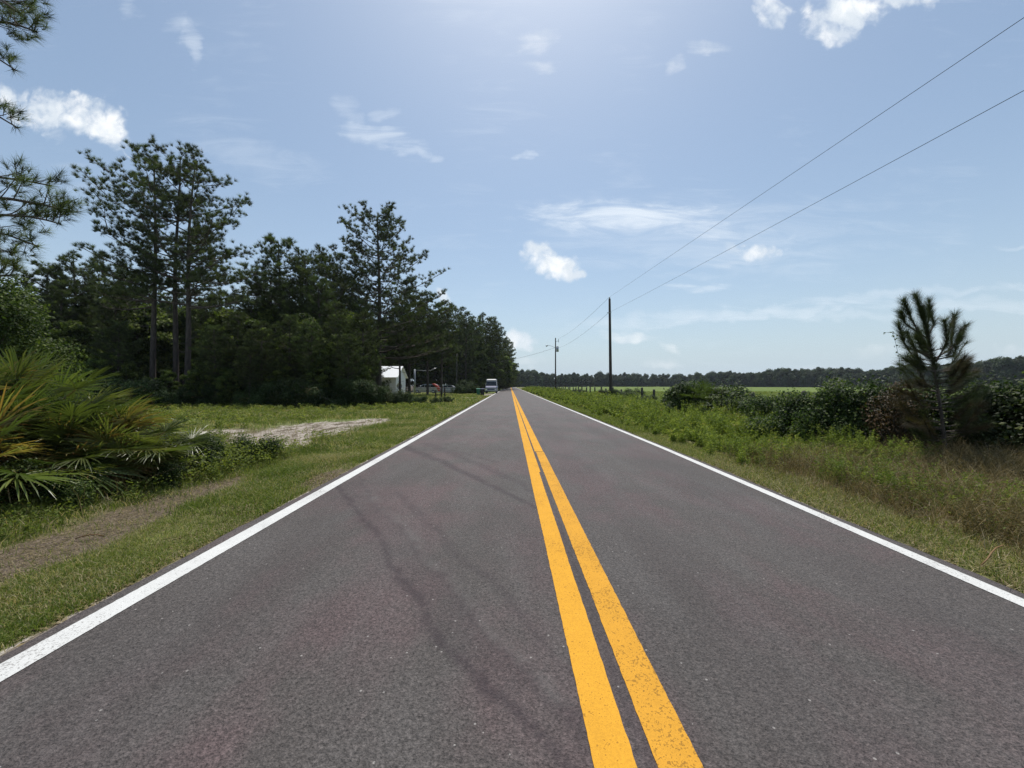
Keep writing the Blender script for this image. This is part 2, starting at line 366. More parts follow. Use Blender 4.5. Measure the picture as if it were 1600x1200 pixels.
# ground
m, t, p, o = mat('verge_ground'); M['ground'] = m
tc = t.node('ShaderNodeTexCoord').outputs['Object']
def A(n): return t.node('ShaderNodeAttribute', attribute_name=n).outputs['Fac']
n1 = t.noise(tc, 1.3, 6, .65); n2 = t.noise(tc, 14, 5, .7); n3 = t.noise(tc, .06, 4, .6); n4 = t.noise(tc, 60, 3, .7)
soil = t.mix(n2, (.075, .055, .036), (.19, .145, .10))
gr = t.mix(t.mr(n2, .35, .65), (.070, .090, .020), (.17, .20, .050))
base = t.mix(t.mr(n1, .38, .62, .25, .85), soil, gr)
fieldc = t.mix(t.mr(n3, .35, .65), (.078, .128, .020), (.122, .165, .034)); fieldc = t.mix(t.mr(n1, .3, .7, 0, .5), fieldc, (.16, .19, .05))
base = t.mix(A('field'), base, fieldc)
litter = t.mix(n2, (.035, .026, .016), (.09, .065, .04))
base = t.mix(A('wood'), base, litter)
dirt = t.mix(t.mr(n2, .3, .7), (.048, .036, .026), (.135, .104, .076)); dirt = t.mix(t.mr(n4, .5, .75), dirt, (.30, .25, .19))
base = t.mix(t.mr(t.m('ADD', A('dirt'), t.m('ADD', t.m('MULTIPLY', t.m('SUBTRACT', n1, .5), 1.4), t.m('MULTIPLY', t.m('SUBTRACT', n2, .5), .8))), .3, .6), base, dirt)
sand = t.mix(t.mr(n2, .35, .65), (.20, .165, .13), (.44, .395, .345)); sand = t.mix(t.mr(t.noise(t.mapv(tc, (1, .35, 1)), 3.2, 5, .7, 1.0), .46, .58), sand, (.10, .08, .055))
base = t.mix(t.mr(t.m('ADD', A('sand'), t.m('ADD', t.m('MULTIPLY', t.m('SUBTRACT', n1, .5), 1.3), t.m('MULTIPLY', t.m('SUBTRACT', n2, .5), .9))), .42, .62), base, sand)
t.put(p.inputs['Base Color'], base); p.inputs['Roughness'].default_value = .95; p.inputs['Specular IOR Level'].default_value = .15
b = t.node('ShaderNodeBump', i_Strength=.7, i_Distance=.03); t.put(b.inputs['Height'], n2); t.l.new(b.outputs[0], p.inputs['Normal'])

# ------------------------------------------------------------------ ground and road
def grow(a, b, s0, k):
    o = [a]; s = s0
    while o[-1] < b: o.append(o[-1]+s); s *= k
    return np.array(o)
def sm(x, a, b): q = np.clip((x-a)/(b-a), 0, 1); return q*q*(3-2*q)
def rc(y): return np.interp(y, [2.4, 5.4, 9.2, 20], [3.515, 3.58, 3.645, 3.66])     # centre of right edge line
def edgeL(y): return -2.835 + .020*sn(y*0, y, 3.1, 3) + .012*sn(y*0, y, 13, 4)
def edgeR(y): return rc(y) + .155 + .018*sn(y*0, y, 2.7, 5) + .012*sn(y*0, y, 11, 6)
def gz(x, y):
    x = np.asarray(x, float); y = np.asarray(y, float)
    near = sm(x, -40, -3.2)*(1-sm(x, 4.2, 30))
    z = -.035 + .03*sn(x, y, 1.1, 11) + .012*sn(x, y, 4.5, 12)
    el = -2.84 - x; er = x - 3.75
    off = np.maximum(el, er)
    z = np.where(off < 0, -.06, z*sm(off, -.02, .5) - .022*(1-sm(off, 0, .5)))
    z = z + .14*sm(-x, 5.2, 7)*(.5+.5*sn(x, y, .5, 13))*(1-sm(y, 7, 9)) - .10*sm(x, 4.6, 6)*(1-sm(x, 7, 9))*(1-sm(y, 30, 60))
    return z
def blob(x, y, cx, cy, rx, ry, rot=0):
    c0, s0 = cos(R(rot)), sin(R(rot)); dx, dy = x-cx, y-cy
    return np.clip(1.3-np.hypot((dx*c0+dy*s0)/rx, (dy*c0-dx*s0)/ry), 0, 1)
def dirt_m(x, y):
    d = np.clip(1.25-np.abs(x+4.42+.06*(y-4)+.12*sn(x, y, 1.5, 61))/(.42+.12*np.clip(4.2-y, 0, 3)+.10*sn(x, y, 2.3, 62)), 0, 1)*(1-sm(y, 5.4, 7.8))
    return np.maximum(d, .8*blob(x, y, -3.05, 6.2, .25, 1.1))
def sand_m(x, y):
    s = blob(x, y, -6.9, 12.8, 2.0, 4.6, 6)
    s = np.maximum(s, blob(x, y, -5.9, 15.8, 1.2, 2.2, 0)); s = np.maximum(s, .9*blob(x, y, -9.6, 12.4, 1.4, 1.2))
    s = np.maximum(s, blob(x, y, -6.3, 10.0, 1.5, 1.2))
    s = np.maximum(s, blob(x, y, -5.6, 40, 3.2, 1.7)); s = np.maximum(s, blob(x, y, -4.8, 47, 2.2, 2.0)); s = np.maximum(s, blob(x, y, -3.6, 62, 1.0, 9))
    s = np.maximum(s, .0*s)
    el = -2.83 - x; s = np.maximum(s, np.clip(1-np.abs(el-.03)/(.05+.03*(1+sn(x*0, y, 1.7, 8))), 0, 1)*.85)
    er = x - (rc(y)+.16); s = np.maximum(s, np.clip(1-np.abs(er-.05)/.09, 0, 1)*.6)
    return s
def wood_m(x, y): return sm(y, 22.5, 25.5)*sm(-x, 6, 8.5)*(1-sm(y, 33, 38)*(1-sm(-x, 20, 24))*1.0)
xs = np.concatenate([-grow(14, 900, .8, 1.22)[::-1], np.arange(-13.8, -5, .14), np.arange(-5, -2.3, .03), np.arange(-2.2, 3.5, .4), np.arange(3.55, 4.6, .03), np.arange(4.7, 12, .16), grow(12.2, 900, .8, 1.2)])
ys = np.concatenate([np.arange(-40, 1, 3.0), np.arange(1, 8, .05), np.arange(8, 22, .14), grow(22.2, 1800, .3, 1.05)])
GX, GY = np.meshgrid(xs, ys)
field = np.maximum(sm(GX, 10.8, 12.2), sm(-GX, 2.9, 3.6)*(1-sm(-GX, 14, 20))*sm(GY, 12, 18)*.65)
o = grid_obj('ground', GX, GY, gz(GX, GY), M['ground'], dict(dirt=dirt_m(GX, GY), sand=sand_m(GX, GY), field=field, wood=wood_m(GX, GY)))
tag(o, kind='structure')
# road
u = np.linspace(0, 1, 210)
ysr = np.concatenate([np.arange(-40, 1, 2.5), np.arange(1, 12, .04), grow(12.05, 330, .08, 1.04)])
UX, RY = np.meshgrid(u, ysr); RX = edgeL(RY)*(1-UX) + edgeR(RY)*UX
def pl(x, y, pts, wds, wob=.05):
    best = np.zeros_like(x); pts = np.array(pts, float); xx = x + wob*sn(x, y, 5.0, 21) + wob*.5*sn(x, y, 17, 22)
    for i in range(len(pts)-1):
        a, b = pts[i], pts[i+1]; d = b-a; q = np.clip(((xx-a[0])*d[0]+(y-a[1])*d[1])/(d@d), 0, 1)
        dist = np.hypot(xx-a[0]-q*d[0], y-a[1]-q*d[1]); wd = wds[0]+(wds[1]-wds[0])*((i+q)/(len(pts)-1))
        best = np.maximum(best, np.clip(1-dist/wd, 0, 1))
    return sm(best, 0, .75)
def gp(px, py): d = EYE*F/(py-CY); return ((px-CX)/F*d, d)
m1 = pl(RX, RY, [gp(*q) for q in [(525,757),(560,800),(610,870),(650,935),(690,1000),(760,1075),(850,1150),(930,1230)]], (.065, .042))*1.0
m2 = pl(RX, RY, [gp(*q) for q in [(560,745),(590,790),(640,845),(690,905),(750,975),(815,1045),(900,1130),(960,1200)]], (.06, .05))*.6
m3 = pl(RX, RY, [gp(*q) for q in [(620,770),(660,810),(700,850),(760,910),(830,980),(900,1050)]], (.09, .04))*.45
m4 = pl(RX, RY, [gp(*q) for q in [(632,698),(670,713),(712,732),(765,757),(838,796)]], (.22, .055))*.85
m5 = pl(RX, RY, [gp(*q) for q in [(665,693),(720,715),(770,735),(838,770)]], (.25, .08))*.5
m6 = pl(RX, RY, [gp(*q) for q in [(650,705),(690,702),(740,712),(775,722)]], (.2, .1))*.4
bandm = pl(RX, RY, [gp(*q) for q in [(545,760),(620,850),(700,950),(800,1060)]], (.5, .16))*.30
seam = np.clip(1-np.abs(RX-.54-.01*sn(RX*0, RY, 4, 31))/.045, 0, 1)*.75*(1-sm(RY, 30, 60)*.5)
wheel = (np.exp(-((RX+1.9)/.35)**2)+np.exp(-((RX-1.35)/.4)**2)+np.exp(-((RX-2.75)/.35)**2))*.2
sh = np.maximum.reduce([m1, m2, m3, m4, m5, m6, bandm, seam, wheel])
sh = np.maximum(sh, np.clip(1-(RX-edgeL(RY))/.07, 0, 1)*.4); sh = np.maximum(sh, np.clip(1-(edgeR(RY)-RX)/.08, 0, 1)*.5)
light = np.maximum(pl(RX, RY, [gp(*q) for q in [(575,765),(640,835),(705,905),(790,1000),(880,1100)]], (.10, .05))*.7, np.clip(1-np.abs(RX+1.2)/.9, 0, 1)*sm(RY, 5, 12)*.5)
light = np.maximum(light, np.clip(1-np.abs(RX-2)/.9, 0, 1)*sm(RY, 6, 14)*.3); light = np.maximum(light, sm(RY, 9, 30)*.75)  # last term pales the road with distance: grazing sheen put into its colour
crown = .004 + .03*(1-((UX-.5)*2)**2)*0 + 0*RX
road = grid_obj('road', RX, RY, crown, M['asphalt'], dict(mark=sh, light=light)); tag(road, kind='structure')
def line(name, f0, f1, y0, y1, m, seed, z=.008):
    y = np.concatenate([np.arange(y0, min(12, y1), .035), grow(max(12, y0), y1, .1, 1.05)]) if y1 > 12 else np.arange(y0, y1, .035)
    y = np.clip(y, y0, y1)
    a = np.array([f0(v) for v in y]) + .002*sn(y*0, y, 3, seed) + .0022*sn(y*0, y, 60, seed+1)
    b = np.array([f1(v) for v in y]) + .002*sn(y*0, y, 3, seed+2) + .0022*sn(y*0, y, 57, seed+3)
    X = np.stack([a, a*.5+b*.5, b], 1); Y = np.stack([y, y, y], 1)
    return grid_obj(name, X, Y, X*0+z, m, {}, road)
line('edge_line', lambda y: -2.73, lambda y: -2.565, -10, 300, M['white_line'], 50)
line('edge_line', lambda y: rc(y)-.062, lambda y: rc(y)+.066, -10, 300, M['white_line'], 60)
line('centre_line', lambda y: .329, lambda y: .498 if y < 6.6 else .522, -10, 300, M['yellow_line'], 70)
line('centre_line', lambda y: .580, lambda y: .755, -10, 8.63, M['yellow_line_worn'], 80)
line('centre_line', lambda y: .556, lambda y: .744, 8.66, 300, M['yellow_line'], 90)

# ------------------------------------------------------------------ vegetation generators
def pine_parts(seed, H, cb, prof, nb, Rmax, nsub=8, tuft=(26, .30, .022), trunk_r=.20, lean=(0, 0), asc=.5, low=None, dead=4, den=1.0):
    """pine: returns (trunk geo, crown geo). cb = height where the crown starts, prof(t) relative branch reach for t 0..1 up the crown"""
    rng = np.random.default_rng(seed); T = Geo(); K = Geo()
    Ht = H*.955; zs = np.linspace(0, Ht, 14); ph = rng.uniform(0, 6.28, 2)
    tx = lean[0]*zs/H + .14*np.sin(zs*.35+ph[0])*zs/H; ty = lean[1]*zs/H + .14*np.sin(zs*.3+ph[1])*zs/H
    tube(T, np.stack([tx, ty, zs], 1), trunk_r*(1-.86*(zs/Ht)**1.1)+.012, 9)
    def at(z): return np.array([np.interp(z, zs, tx), np.interp(z, zs, ty), z])
    P, AX = [], []
    def branch(z0, az, L, rise, r0, tufts=True, side=0):
        b0 = at(z0); d = np.array([cos(az), sin(az), 0.0]); sd_ = np.array([-sin(az), cos(az), 0]); n = 7; s = np.linspace(0, 1, n)
        w1, w2 = rng.normal(size=2)*.10*L
        pts = b0 + np.outer(L*s, d) + np.outer(rise*(s**1.35)-.05*L*np.sin(pi*s), [0, 0, 1]) + np.outer(w1*np.sin(pi*s)+w2*s**2+side*s, sd_)
        tube(T, pts, r0*(1-.8*s)+.007, 5)
        if not tufts: return
        m = max(3, int(nsub*(.45+.55*L/Rmax)*den))
        for k in range(m):
            q = .30 + .70*(k+rng.uniform(0, .95))/m; i = min(int(q*(n-1)), n-2); fr = q*(n-1)-i; p0 = pts[i]*(1-fr)+pts[i+1]*fr
            sg = 1 if k % 2 else -1; l2 = (.24*L*(1.25-q)+.30)*rng.uniform(.6, 1.25); a2 = az+sg*rng.uniform(.35, 1.25); e2 = rng.uniform(.05, .75)
            d2 = np.array([cos(a2)*cos(e2), sin(a2)*cos(e2), sin(e2)]); s2 = np.linspace(0, 1, 4)
            f2 = lambda f: p0+d2*l2*f+np.array([0, 0, .22*l2*f*f])
            tube(T, np.array([f2(f) for f in s2]), r0*.22*(1-.6*s2)+.005, 3)
            nt = max(2, int(l2/.30))
            for j in range(nt):
                f = .40+.60*(j+1)/nt; c = f2(f); off = rng.normal(size=3)*[.17, .17, .09]; e = c+off+[0, 0, .10]
                P.append(e); AX.append(unit(d2*.35+off*1.5+np.array([0, 0, .8])))
                if rng.uniform() < .95: P.append(c+rng.normal(size=3)*[.24, .24, .10]); AX.append(unit(rng.normal(size=3)*.4+np.array([0, 0, .8])))
        P.append(pts[-1]); AX.append(unit(d*.4+np.array([0, 0, .8])))
    az = rng.uniform(0, 6.28)
    for k in range(nb):
        tt = (k+rng.uniform(0, 1))/nb; az += 2.4+rng.uniform(-.45, .45); L = max(.4, Rmax*prof(tt)*rng.uniform(.55, 1.10))
        rise = L*(.12+asc*rng.uniform(.35, 1.0)*(.4+tt)); ze = cb+(H-.25-cb)*tt; z0 = max(cb*.75, min(Ht*.985, ze-rise))
        branch(z0, az, L, ze-z0, trunk_r*.32*(1-.7*tt)+.006)
    for k in range(dead): branch(rng.uniform(cb*.45, cb), rng.uniform(0, 6.28), Rmax*rng.uniform(.15, .4), rng.uniform(-.3, .3), trunk_r*.12, False)
    for (z, a_, L, e) in (low or []): branch(z, R(a_), L, L*math.tan(R(e)), trunk_r*.30)
    P = np.array(P); AX = np.array(AX)
    a = np.clip(.40+.13*sn(P[:, 0], P[:, 2], 1.4, seed)+.2*rng.normal(size=len(P)), 0, 1)
    needles(K, P, AX, tuft[0], tuft[1], tuft[2], .80, rng, a, back=.10)
    return T, K
def prof_round(t): return max(.12, math.sqrt(max(0, 1-((t-.36)/.66)**2)))
def prof_cone(t): return (1-t)**.55*.95+.10
def prof_top(t): return max(.25, (1-max(0, t-.25)/.75)**.45)*(.55+.45*min(1, t/.4))
def broad_parts(seed, H, Rr, zb, ncl, nleaf, ls, trunk_r=.16, squash=.8, nb=7, lean=(0,0), fill=.35, cs=(.22, .42)):
    rng = np.random.default_rng(seed); T = Geo(); K = Geo()
    zs = np.linspace(0, H*.72, 8); tp = np.stack([lean[0]*zs/H+.2*np.sin(zs*.5+seed), lean[1]*zs/H+.2*np.cos(zs*.4+seed)-.2, zs], 1)
    tube(T, tp, trunk_r*(1-.7*zs/(H*.72)), 8)
    cz = (H+zb)/2; hz = (H-zb)/2
    cl = []
    for k in range(ncl):
        d = rdir(rng, 1)[0]; rr = rng.uniform(.35, 1)**.6
        c = np.array([d[0]*Rr*rr*.86, d[1]*Rr*rr*.86, cz + d[2]*hz*rr*.93]); fx = (1-.45*max(0, (c[2]-cz)/hz))*rng.uniform(.8, 1.15)
        c[0] = c[0]*fx + lean[0]*c[2]/H; c[1] = c[1]*fx + lean[1]*c[2]/H
        cl.append(c)
        if k < nb*3:
            z0 = max(zb*.4, min(H*.7, c[2]-rng.uniform(.15, .4)*H)); b0 = np.array([np.interp(z0, zs, tp[:, 0]), np.interp(z0, zs, tp[:, 1]), z0])
            s = np.linspace(0, 1, 5); mid = (b0+c)/2+np.array([0, 0, -.08*H*rng.uniform(0, 1)])
            pts = np.outer((1-s)**2, b0)+np.outer(2*s*(1-s), mid)+np.outer(s**2, c)
            tube(T, pts, trunk_r*.35*(1-.8*s)+.008, 5)
    cl = np.array(cl); cr = Rr*rng.uniform(cs[0], cs[1], ncl)
    w = cr**2; w = w/w.sum(); idx = rng.choice(ncl, nleaf, p=w)
    d = rdir(rng, nleaf); rr = (rng.uniform(0, 1, nleaf)**.5)[:, None]*cr[idx][:, None]
    p = cl[idx] + d*rr*np.array([1, 1, squash]) + rng.normal(size=(nleaf, 3))*.06*Rr*.3
    cv = rng.uniform(.1, .8, ncl)
    a = np.clip(cv[idx]+.26*rng.normal(size=nleaf), 0, 1)
    leaves(K, p, ls*rng.uniform(.6, 1.3, nleaf), rng, a, .34, nrm=d*.3+np.array([0, 0, .35]))
    return T, K
def make(name, label, cat, T, K, loc, rz=0, group=None, lm='pine', bm='bark', s=1, pn=('trunk', 'crown')):
    r = empty(name, loc, rz, label, cat, group); r.scale = (s, s, s)
    a = T.obj(pn[0], M[bm], r, True); b = K.obj(pn[1], M[lm], r); kids(r, a, b)
    return r
def clone(src, loc, rz=0, s=1, label=None, group=None, sz=None):
    c = copy_tree(src); c.location = loc; c.rotation_euler = (0, 0, rz); c.scale = (s, s, sz or s)
    if label: c['label'] = label
    if group: c['group'] = group
    elif 'group' in c: del c['group']
    return c
def gpos(px, d): x = (px-CX)/F*d; return (x, d, float(gz(x, d))-.03)
def hgt(py, d): return EYE + (CY-py)/F*d
RG = np.random.default_rng(77)

# ---- the three tall pines on the left
for (px, top, d, seed, cb, Rm, low, lab, sx_, nb) in [
    (243, 234, 30, 1, 8.6, 4.5, [(7.7, 178, 5.6, 3), (9.4, 160, 4.6, 12), (8.2, 200, 3.6, 6)], 'tall thin pine, leftmost of three standing together, with a long bare side branch', .5, 33),
    (277, 226, 30.8, 2, 9.6, 3.9, [], 'tall pine in the middle of three standing together above the wood', .3, 32),
    (300, 244, 29.2, 3, 8.2, 4.8, [(7.4, 5, 4.3, 8), (8.6, -20, 4.4, 14), (9.5, 15, 4.6, 12)], 'tall pine, rightmost of three standing together, leaning right, full on its right side', .9, 36)]:
    H = hgt(top, d); T, K = pine_parts(seed, H, cb, prof_round, nb, Rm, 12, (58, .36, .015), .20, (sx_*.6, 0), low=low, asc=.45)
    x = (px-CX)/F*d - sx_*.5
    make('pine_tree', lab, 'pine tree', T, K, (x, d, -.05), 0, None)
# ---- the broad pine in the centre left
d = 45; H = hgt(320, d); T, K = pine_parts(7, H, 6.5, prof_cone, 74, 9.2, 14, (50, .42, .022), .32, (0, 0), asc=.42, low=[(4.8, -12, 8.0, 8), (5.8, 10, 7.4, 14), (7.0, -40, 7.4, 14), (7.5, 200, 7, 12)])
make('pine_tree', 'big spreading pine with a pointed open crown, tallest near the white house', 'pine tree', T, K, ((592-CX)/F*d, d, 0))
# ---- near pine whose branches hang into the top left corner
def near_pine():
    rng = np.random.default_rng(5); T = Geo(); K = Geo()
    base = np.array([-12.6, 8.4, 0]); zs = np.linspace(0, 15, 12)
    tube(T, np.stack([base[0]+.15*np.sin(zs*.3), base[1]+0*zs, zs], 1), .22*(1-.7*zs/15), 10)
    tp, ta = [], []
    def br(p0, p1, r0, n=7, sag=.3, nsub=9, sp=.55):
        p0, p1 = np.array(p0, float), np.array(p1, float); s = np.linspace(0, 1, n)
        pts = p0 + np.outer(s, p1-p0) + np.outer(np.sin(s*pi)*sag, [0, 0, 1]) + np.outer(s*(1-s), rng.normal(size=3)*.5)
        tube(T, pts, r0*(1-.75*s)+.005, 6); L = np.linalg.norm(p1-p0); dr = unit(p1-p0)
        for k in range(nsub):
            q = .35+.65*(k+.6)/nsub; i = min(int(q*(n-1)), n-2); fr = q*(n-1)-i; b = pts[i]*(1-fr)+pts[i+1]*fr
            l2 = sp*(1.25-q)*rng.uniform(.8, 1.3)*1.2; d2 = unit(dr*.8+rng.normal(size=3)*.65+np.array([0, 0, .1])); s2 = np.linspace(0, 1, 4)
            p2 = b + np.outer(s2*l2, d2) + np.outer(s2**2*.12, [0, 0, 1]); tube(T, p2, .011*(1-.5*s2), 4)
            for j in range(3):
                f = (.45, .75, 1.0)[j]; d3 = unit(d2+rng.normal(size=3)*.6); c = b + d2*l2*f; l3 = .22 if j < 2 else .05
                e = c + d3*l3 + [0, 0, .05]; tube(T, [c, (c+e)/2, e], .006, 3)
                tp.append(e); ta.append(unit(d3*.6+[0, 0, .6]))
        tp.append(pts[-1]); ta.append(dr)
    def Q(px, py, d): return ((px-CX)/F*d, d, EYE+(CY-py)/F*d)
    tr = lambda z: (-12.6, 8.4, z)
    br(tr(5.3), Q(112, 330, 8.0), .05, sag=.25, nsub=15, sp=.8)
    br(tr(4.6), Q(60, 385, 7.7), .04, sag=.15, nsub=9, sp=.6)
    br(tr(7.8), Q(28, 200, 8.0), .035, sag=.15, nsub=6, sp=.45)
    br(tr(9.0), Q(25, 110, 8.0), .035, sag=.15, nsub=5, sp=.4)
    br(tr(9.0), Q(58, 50, 8.2), .04, sag=.3, nsub=10, sp=.6)
    br(tr(9.8), Q(45, -10, 8.2), .04, sag=.2, nsub=11, sp=.7)
    br(tr(10.3), Q(30, 20, 7.4), .04, sag=.2, nsub=9, sp=.6)
    br(tr(5.6), Q(80, 290, 8.4), .035, sag=.3, nsub=9, sp=.6)
    br(tr(5.0), Q(95, 350, 7.6), .035, sag=.2, nsub=12, sp=.6)
    br(tr(3.9), Q(22, 395, 8.2), .03, sag=.15, nsub=8, sp=.5)
    br(tr(3.6), Q(18, 430, 8.6), .04, sag=.15, nsub=7, sp=.5)
    for k in range(22):
        z = rng.uniform(7, 14.5); a = rng.uniform(1.7, 4.9); L = rng.uniform(1.5, 3.4)*(1-(z-5)/14)
        br(tr(z), (base[0]+cos(a)*L, base[1]+sin(a)*L, z+.5), .04, nsub=6)
    tp = np.array(tp); ta = np.array(ta)
    needles(K, tp, ta, 50, .23, .0065, .95, rng, np.clip(.45+.25*rng.normal(size=len(tp)), 0, 1), back=.14)
    T.v = [v-np.float32([base[0], base[1], 0]) for v in T.v]; K.v = [v-np.float32([base[0], base[1], 0]) for v in K.v]
    return make('pine_tree', 'near pine at the left edge of the photo, only its needle branches hanging in', 'pine tree', T, K, tuple(base), 0)
near_pine()

# ---- prototypes for the woods (each is used in the scene)
G1 = 'pines of the wood left of the road'; G2 = 'leafy trees of the wood left of the road'
L1 = 'dark pine among others in the wood left of the road'; L2 = 'dark leafy tree in the wood left of the road'
pp = []
for sd, H, cb, pr, nb, Rm in [(21, 14, 3.0, prof_round, 46, 3.3), (22, 14, 4.6, prof_top, 46, 3.5), (23, 14, .8, prof_cone, 60, 3.9)]:
    T, K = pine_parts(sd, H, cb, pr, nb, Rm, 10, (34, .40, .027), .17, asc=.5); pp.append((T.mesh('trunk', M['bark'], True), K.mesh('crown', M['pine']), H))
bp = []
for sd, H, Rr, zb in [(31, 10, 3.3, .6), (32, 10, 2.9, .3), (33, 10, 3.7, 1.8)]:
    T, K = broad_parts(sd, H, Rr, zb, 130, 24000, .25, .13, squash=.55, cs=(.09, .25)); bp.append((T.mesh('trunk', M['twig'], True), K.mesh('crown', M['broad']), H))
def plant(proto, name, px, top, d, label, cat, group=None, rz=None, wide=1.0, x=None):
    T, K, H = proto; s = hgt(top, d)/H
    X = (px-CX)/F*d if x is None else x
    r = empty(name, (X, d, -.05), RG.uniform(0, 6.28) if rz is None else rz, label, cat, group); r.scale = (s*wide, s*wide, s)
    for nm, me in (('trunk', T), ('crown', K)):
        o = bpy.data.objects.new(nm, me); C.objects.link(o); o.parent = r
    return r
# front and middle rows: (kind, px, top row, distance)
wood = [('p',-40,425,30,0),('p',20,462,34,2),('p',72,408,34,1),('p',118,396,35,0),('p',165,398,39,0),('p',205,425,38,2),('p',95,440,33,2),('p',140,440,36,2),('p',45,455,40,2),('p',180,450,33,2),
 ('p',250,446,42,2),('p',300,450,41,2),('p',345,452,40,2),('p',215,448,37,2),('p',320,470,36,2),('p',385,445,40,2),
 ('p',438,366,35,1),('p',478,392,35,0),('p',420,425,42,2),('p',510,388,38,0),('p',535,425,44,2),('p',500,430,33,2),('p',455,440,33,2),('p',560,450,50,2),('p',525,470,32,2),('p',560,470,38,2),('p',625,470,54,1),
 ('p',640,447,56,1),('p',668,455,58,1),('p',690,468,60,1),('p',712,476,91,0),('p',728,486,84,2),('p',744,498,90,2),('p',756,490,96,0),('p',768,496,102,2),('p',780,508,112,2),('p',786,526,130,0),('p',655,490,92,0),('p',700,500,95,0),
 ('p',735,508,95,0),('p',185,500,26.5,1),('p',335,505,26,1),('p',372,485,27,1),('p',408,500,25.5,1),('p',452,490,26.5,1),('p',488,500,26,1),('p',528,490,27,1),('p',566,485,28,1),('p',545,520,25.5,1),('p',390,530,25,1),('p',680,490,94,1),('p',720,500,92,2),('p',760,515,120,2),('p',792,530,140,2),('p',775,520,112,2),
 ('b',-60,480,28,1),('b',40,525,26,0),('b',110,490,28,1),('b',160,545,26.5,2),('b',205,560,26,0),('b',262,572,26,1),('b',318,560,26,2),('b',355,570,26,0),
 ('b',398,490,28,1),('b',440,565,26,2),('b',478,485,29,0),('b',505,540,26,1),('b',538,515,28,2),('b',560,560,27,0),('b',540,475,34,1),('b',500,470,36,2),('b',420,470,34,0),
 ('b',350,472,35,1),('b',230,468,35,2),('b',130,470,35,0),('b',30,475,36,1),('b',320,468,41,0),('b',460,460,40,1),('b',180,462,42,2),('b',60,462,42,0),('b',545,485,37,2),('b',290,468,37,1),('b',380,470,40,2),('b',270,465,46,0),
 ('b',600,495,88,1),('b',540,500,50,1),('b',660,520,92,0),('b',690,525,92,1),('b',640,515,96,2),('b',612,515,98,0),('b',580,505,94,1),('b',715,530,92,2),('b',740,535,90,0),('b',762,540,98,1),('b',778,545,112,2),
 ('b',790,552,150,0),('b',793,562,190,1),('b',786,556,170,2),('b',670,510,104,1),('b',720,522,108,0),('b',630,505,106,2),('b',590,500,104,1),('b',750,530,118,0),('b',700,515,100,0),('b',650,510,100,1),('b',620,500,100,2),('b',735,525,104,1)]
uniq = {(438, 366): 'rounded pine crown filling the gap between the three tall pines and the big spreading pine', (478, 392): 'dark pine directly left of the big spreading pine', (118, 396): 'pine behind and left of the three tall pines, with a pointed top',
 (72, 408): 'pine top at far left of the wood, beside the hanging near branches', (756, 490): 'highest pine in the row along the road behind the van', (668, 455): 'pine right of the big spreading pine, above the parked wagon'}
for (k, px, top, d, i) in wood:
    if (px, top) in uniq: plant(pp[i], 'pine_tree', px, top, d, uniq[(px, top)], 'pine tree')
    elif k == 'p': plant(pp[i], 'pine_tree', px, top, d, L1, 'pine tree', G1)
    else: plant(bp[i], 'leafy_tree', px, top, d, L2, 'tree', G2, wide=1.0 if d < 60 else 1.25)
for k in range(26):       # deep backing rows
    d = RG.uniform(50, 64); px = -80 + 25*k + RG.uniform(-10, 10)
    if px < 575: plant(bp[k % 3], 'leafy_tree', px, RG.uniform(480, 500), d, L2, 'tree', G2, wide=1.5)
# light green tree at the left edge
T, K = broad_parts(41, 5.2, 2.3, .5, 34, 26000, .10, .09); make('leafy_tree', 'pale green leafy tree at the left edge of the photo behind the palmetto', 'tree', T, K, (-17.6, 13.0, 0), 0, None, 'broad_light', 'twig')
# ---- understorey shrubs along the wood's edge
def shrub_mesh(seed, Rr, H, nleaf, ls, lm, ncl=22, stems=10, cz=.1):
    rng = np.random.default_rng(seed); T = Geo(); K = Geo()
    cl = np.stack([rng.normal(size=ncl)*Rr*.42, rng.normal(size=ncl)*Rr*.42, rng.uniform(cz, .82, ncl)*H], 1)
    f = np.sqrt(np.clip(1-(cl[:, 2]/H)**2, .1, 1))[:, None]; cl[:, :2] *= .55+.5*f
    cr = rng.uniform(.22, .42, ncl)*min(Rr, H)
    for k in range(stems):
        c = cl[k % ncl]; s = np.linspace(0, 1, 5); b0 = np.array([c[0]*.25, c[1]*.25, 0])
        pts = b0+np.outer(s, c-b0)+np.outer(s*(1-s), rng.normal(size=3)*.3*Rr); tube(T, pts, .02*Rr*(1-.7*s)+.004, 4)
    idx = rng.choice(ncl, nleaf, p=cr**2/(cr**2).sum()); d = rdir(rng, nleaf); rr = (rng.uniform(0, 1, nleaf)**.4*cr[idx])[:, None]
    p = cl[idx]+d*rr; p[:, 2] = np.abs(p[:, 2])+.01
    ns = nleaf//14; si = rng.choice(ncl, ns); d2 = unit(rdir(rng, ns)+[0, 0, .5]); p[:ns] = cl[si]+d2*(cr[si]*rng.uniform(1, 1.45, ns))[:, None]; d[:ns] = d2; p[:ns, 2] = np.abs(p[:ns, 2])
    a = np.clip(rng.uniform(.15, .7, ncl)[idx]+.22*rng.normal(size=nleaf), 0, 1)
    leaves(K, p, ls*rng.uniform(.55, 1.3, nleaf), rng, a, .36, nrm=d*.5+np.array([0, 0, .3]))
    return T.mesh('stems', M['twig'], True), K.mesh('foliage', M[lm])
def put(ms, name, loc, label, cat, group=None, rz=0, s=(1, 1, 1)):
    r = empty(name, loc, rz, label, cat, group); r.scale = s
    for nm, me in zip(('stems', 'foliage'), ms):
        o = bpy.data.objects.new(nm, me); C.objects.link(o); o.parent = r
    return r
us = [shrub_mesh(51+i, 1.6, 2.2, 15000, .10, 'shrub') for i in range(3)]
k = 0
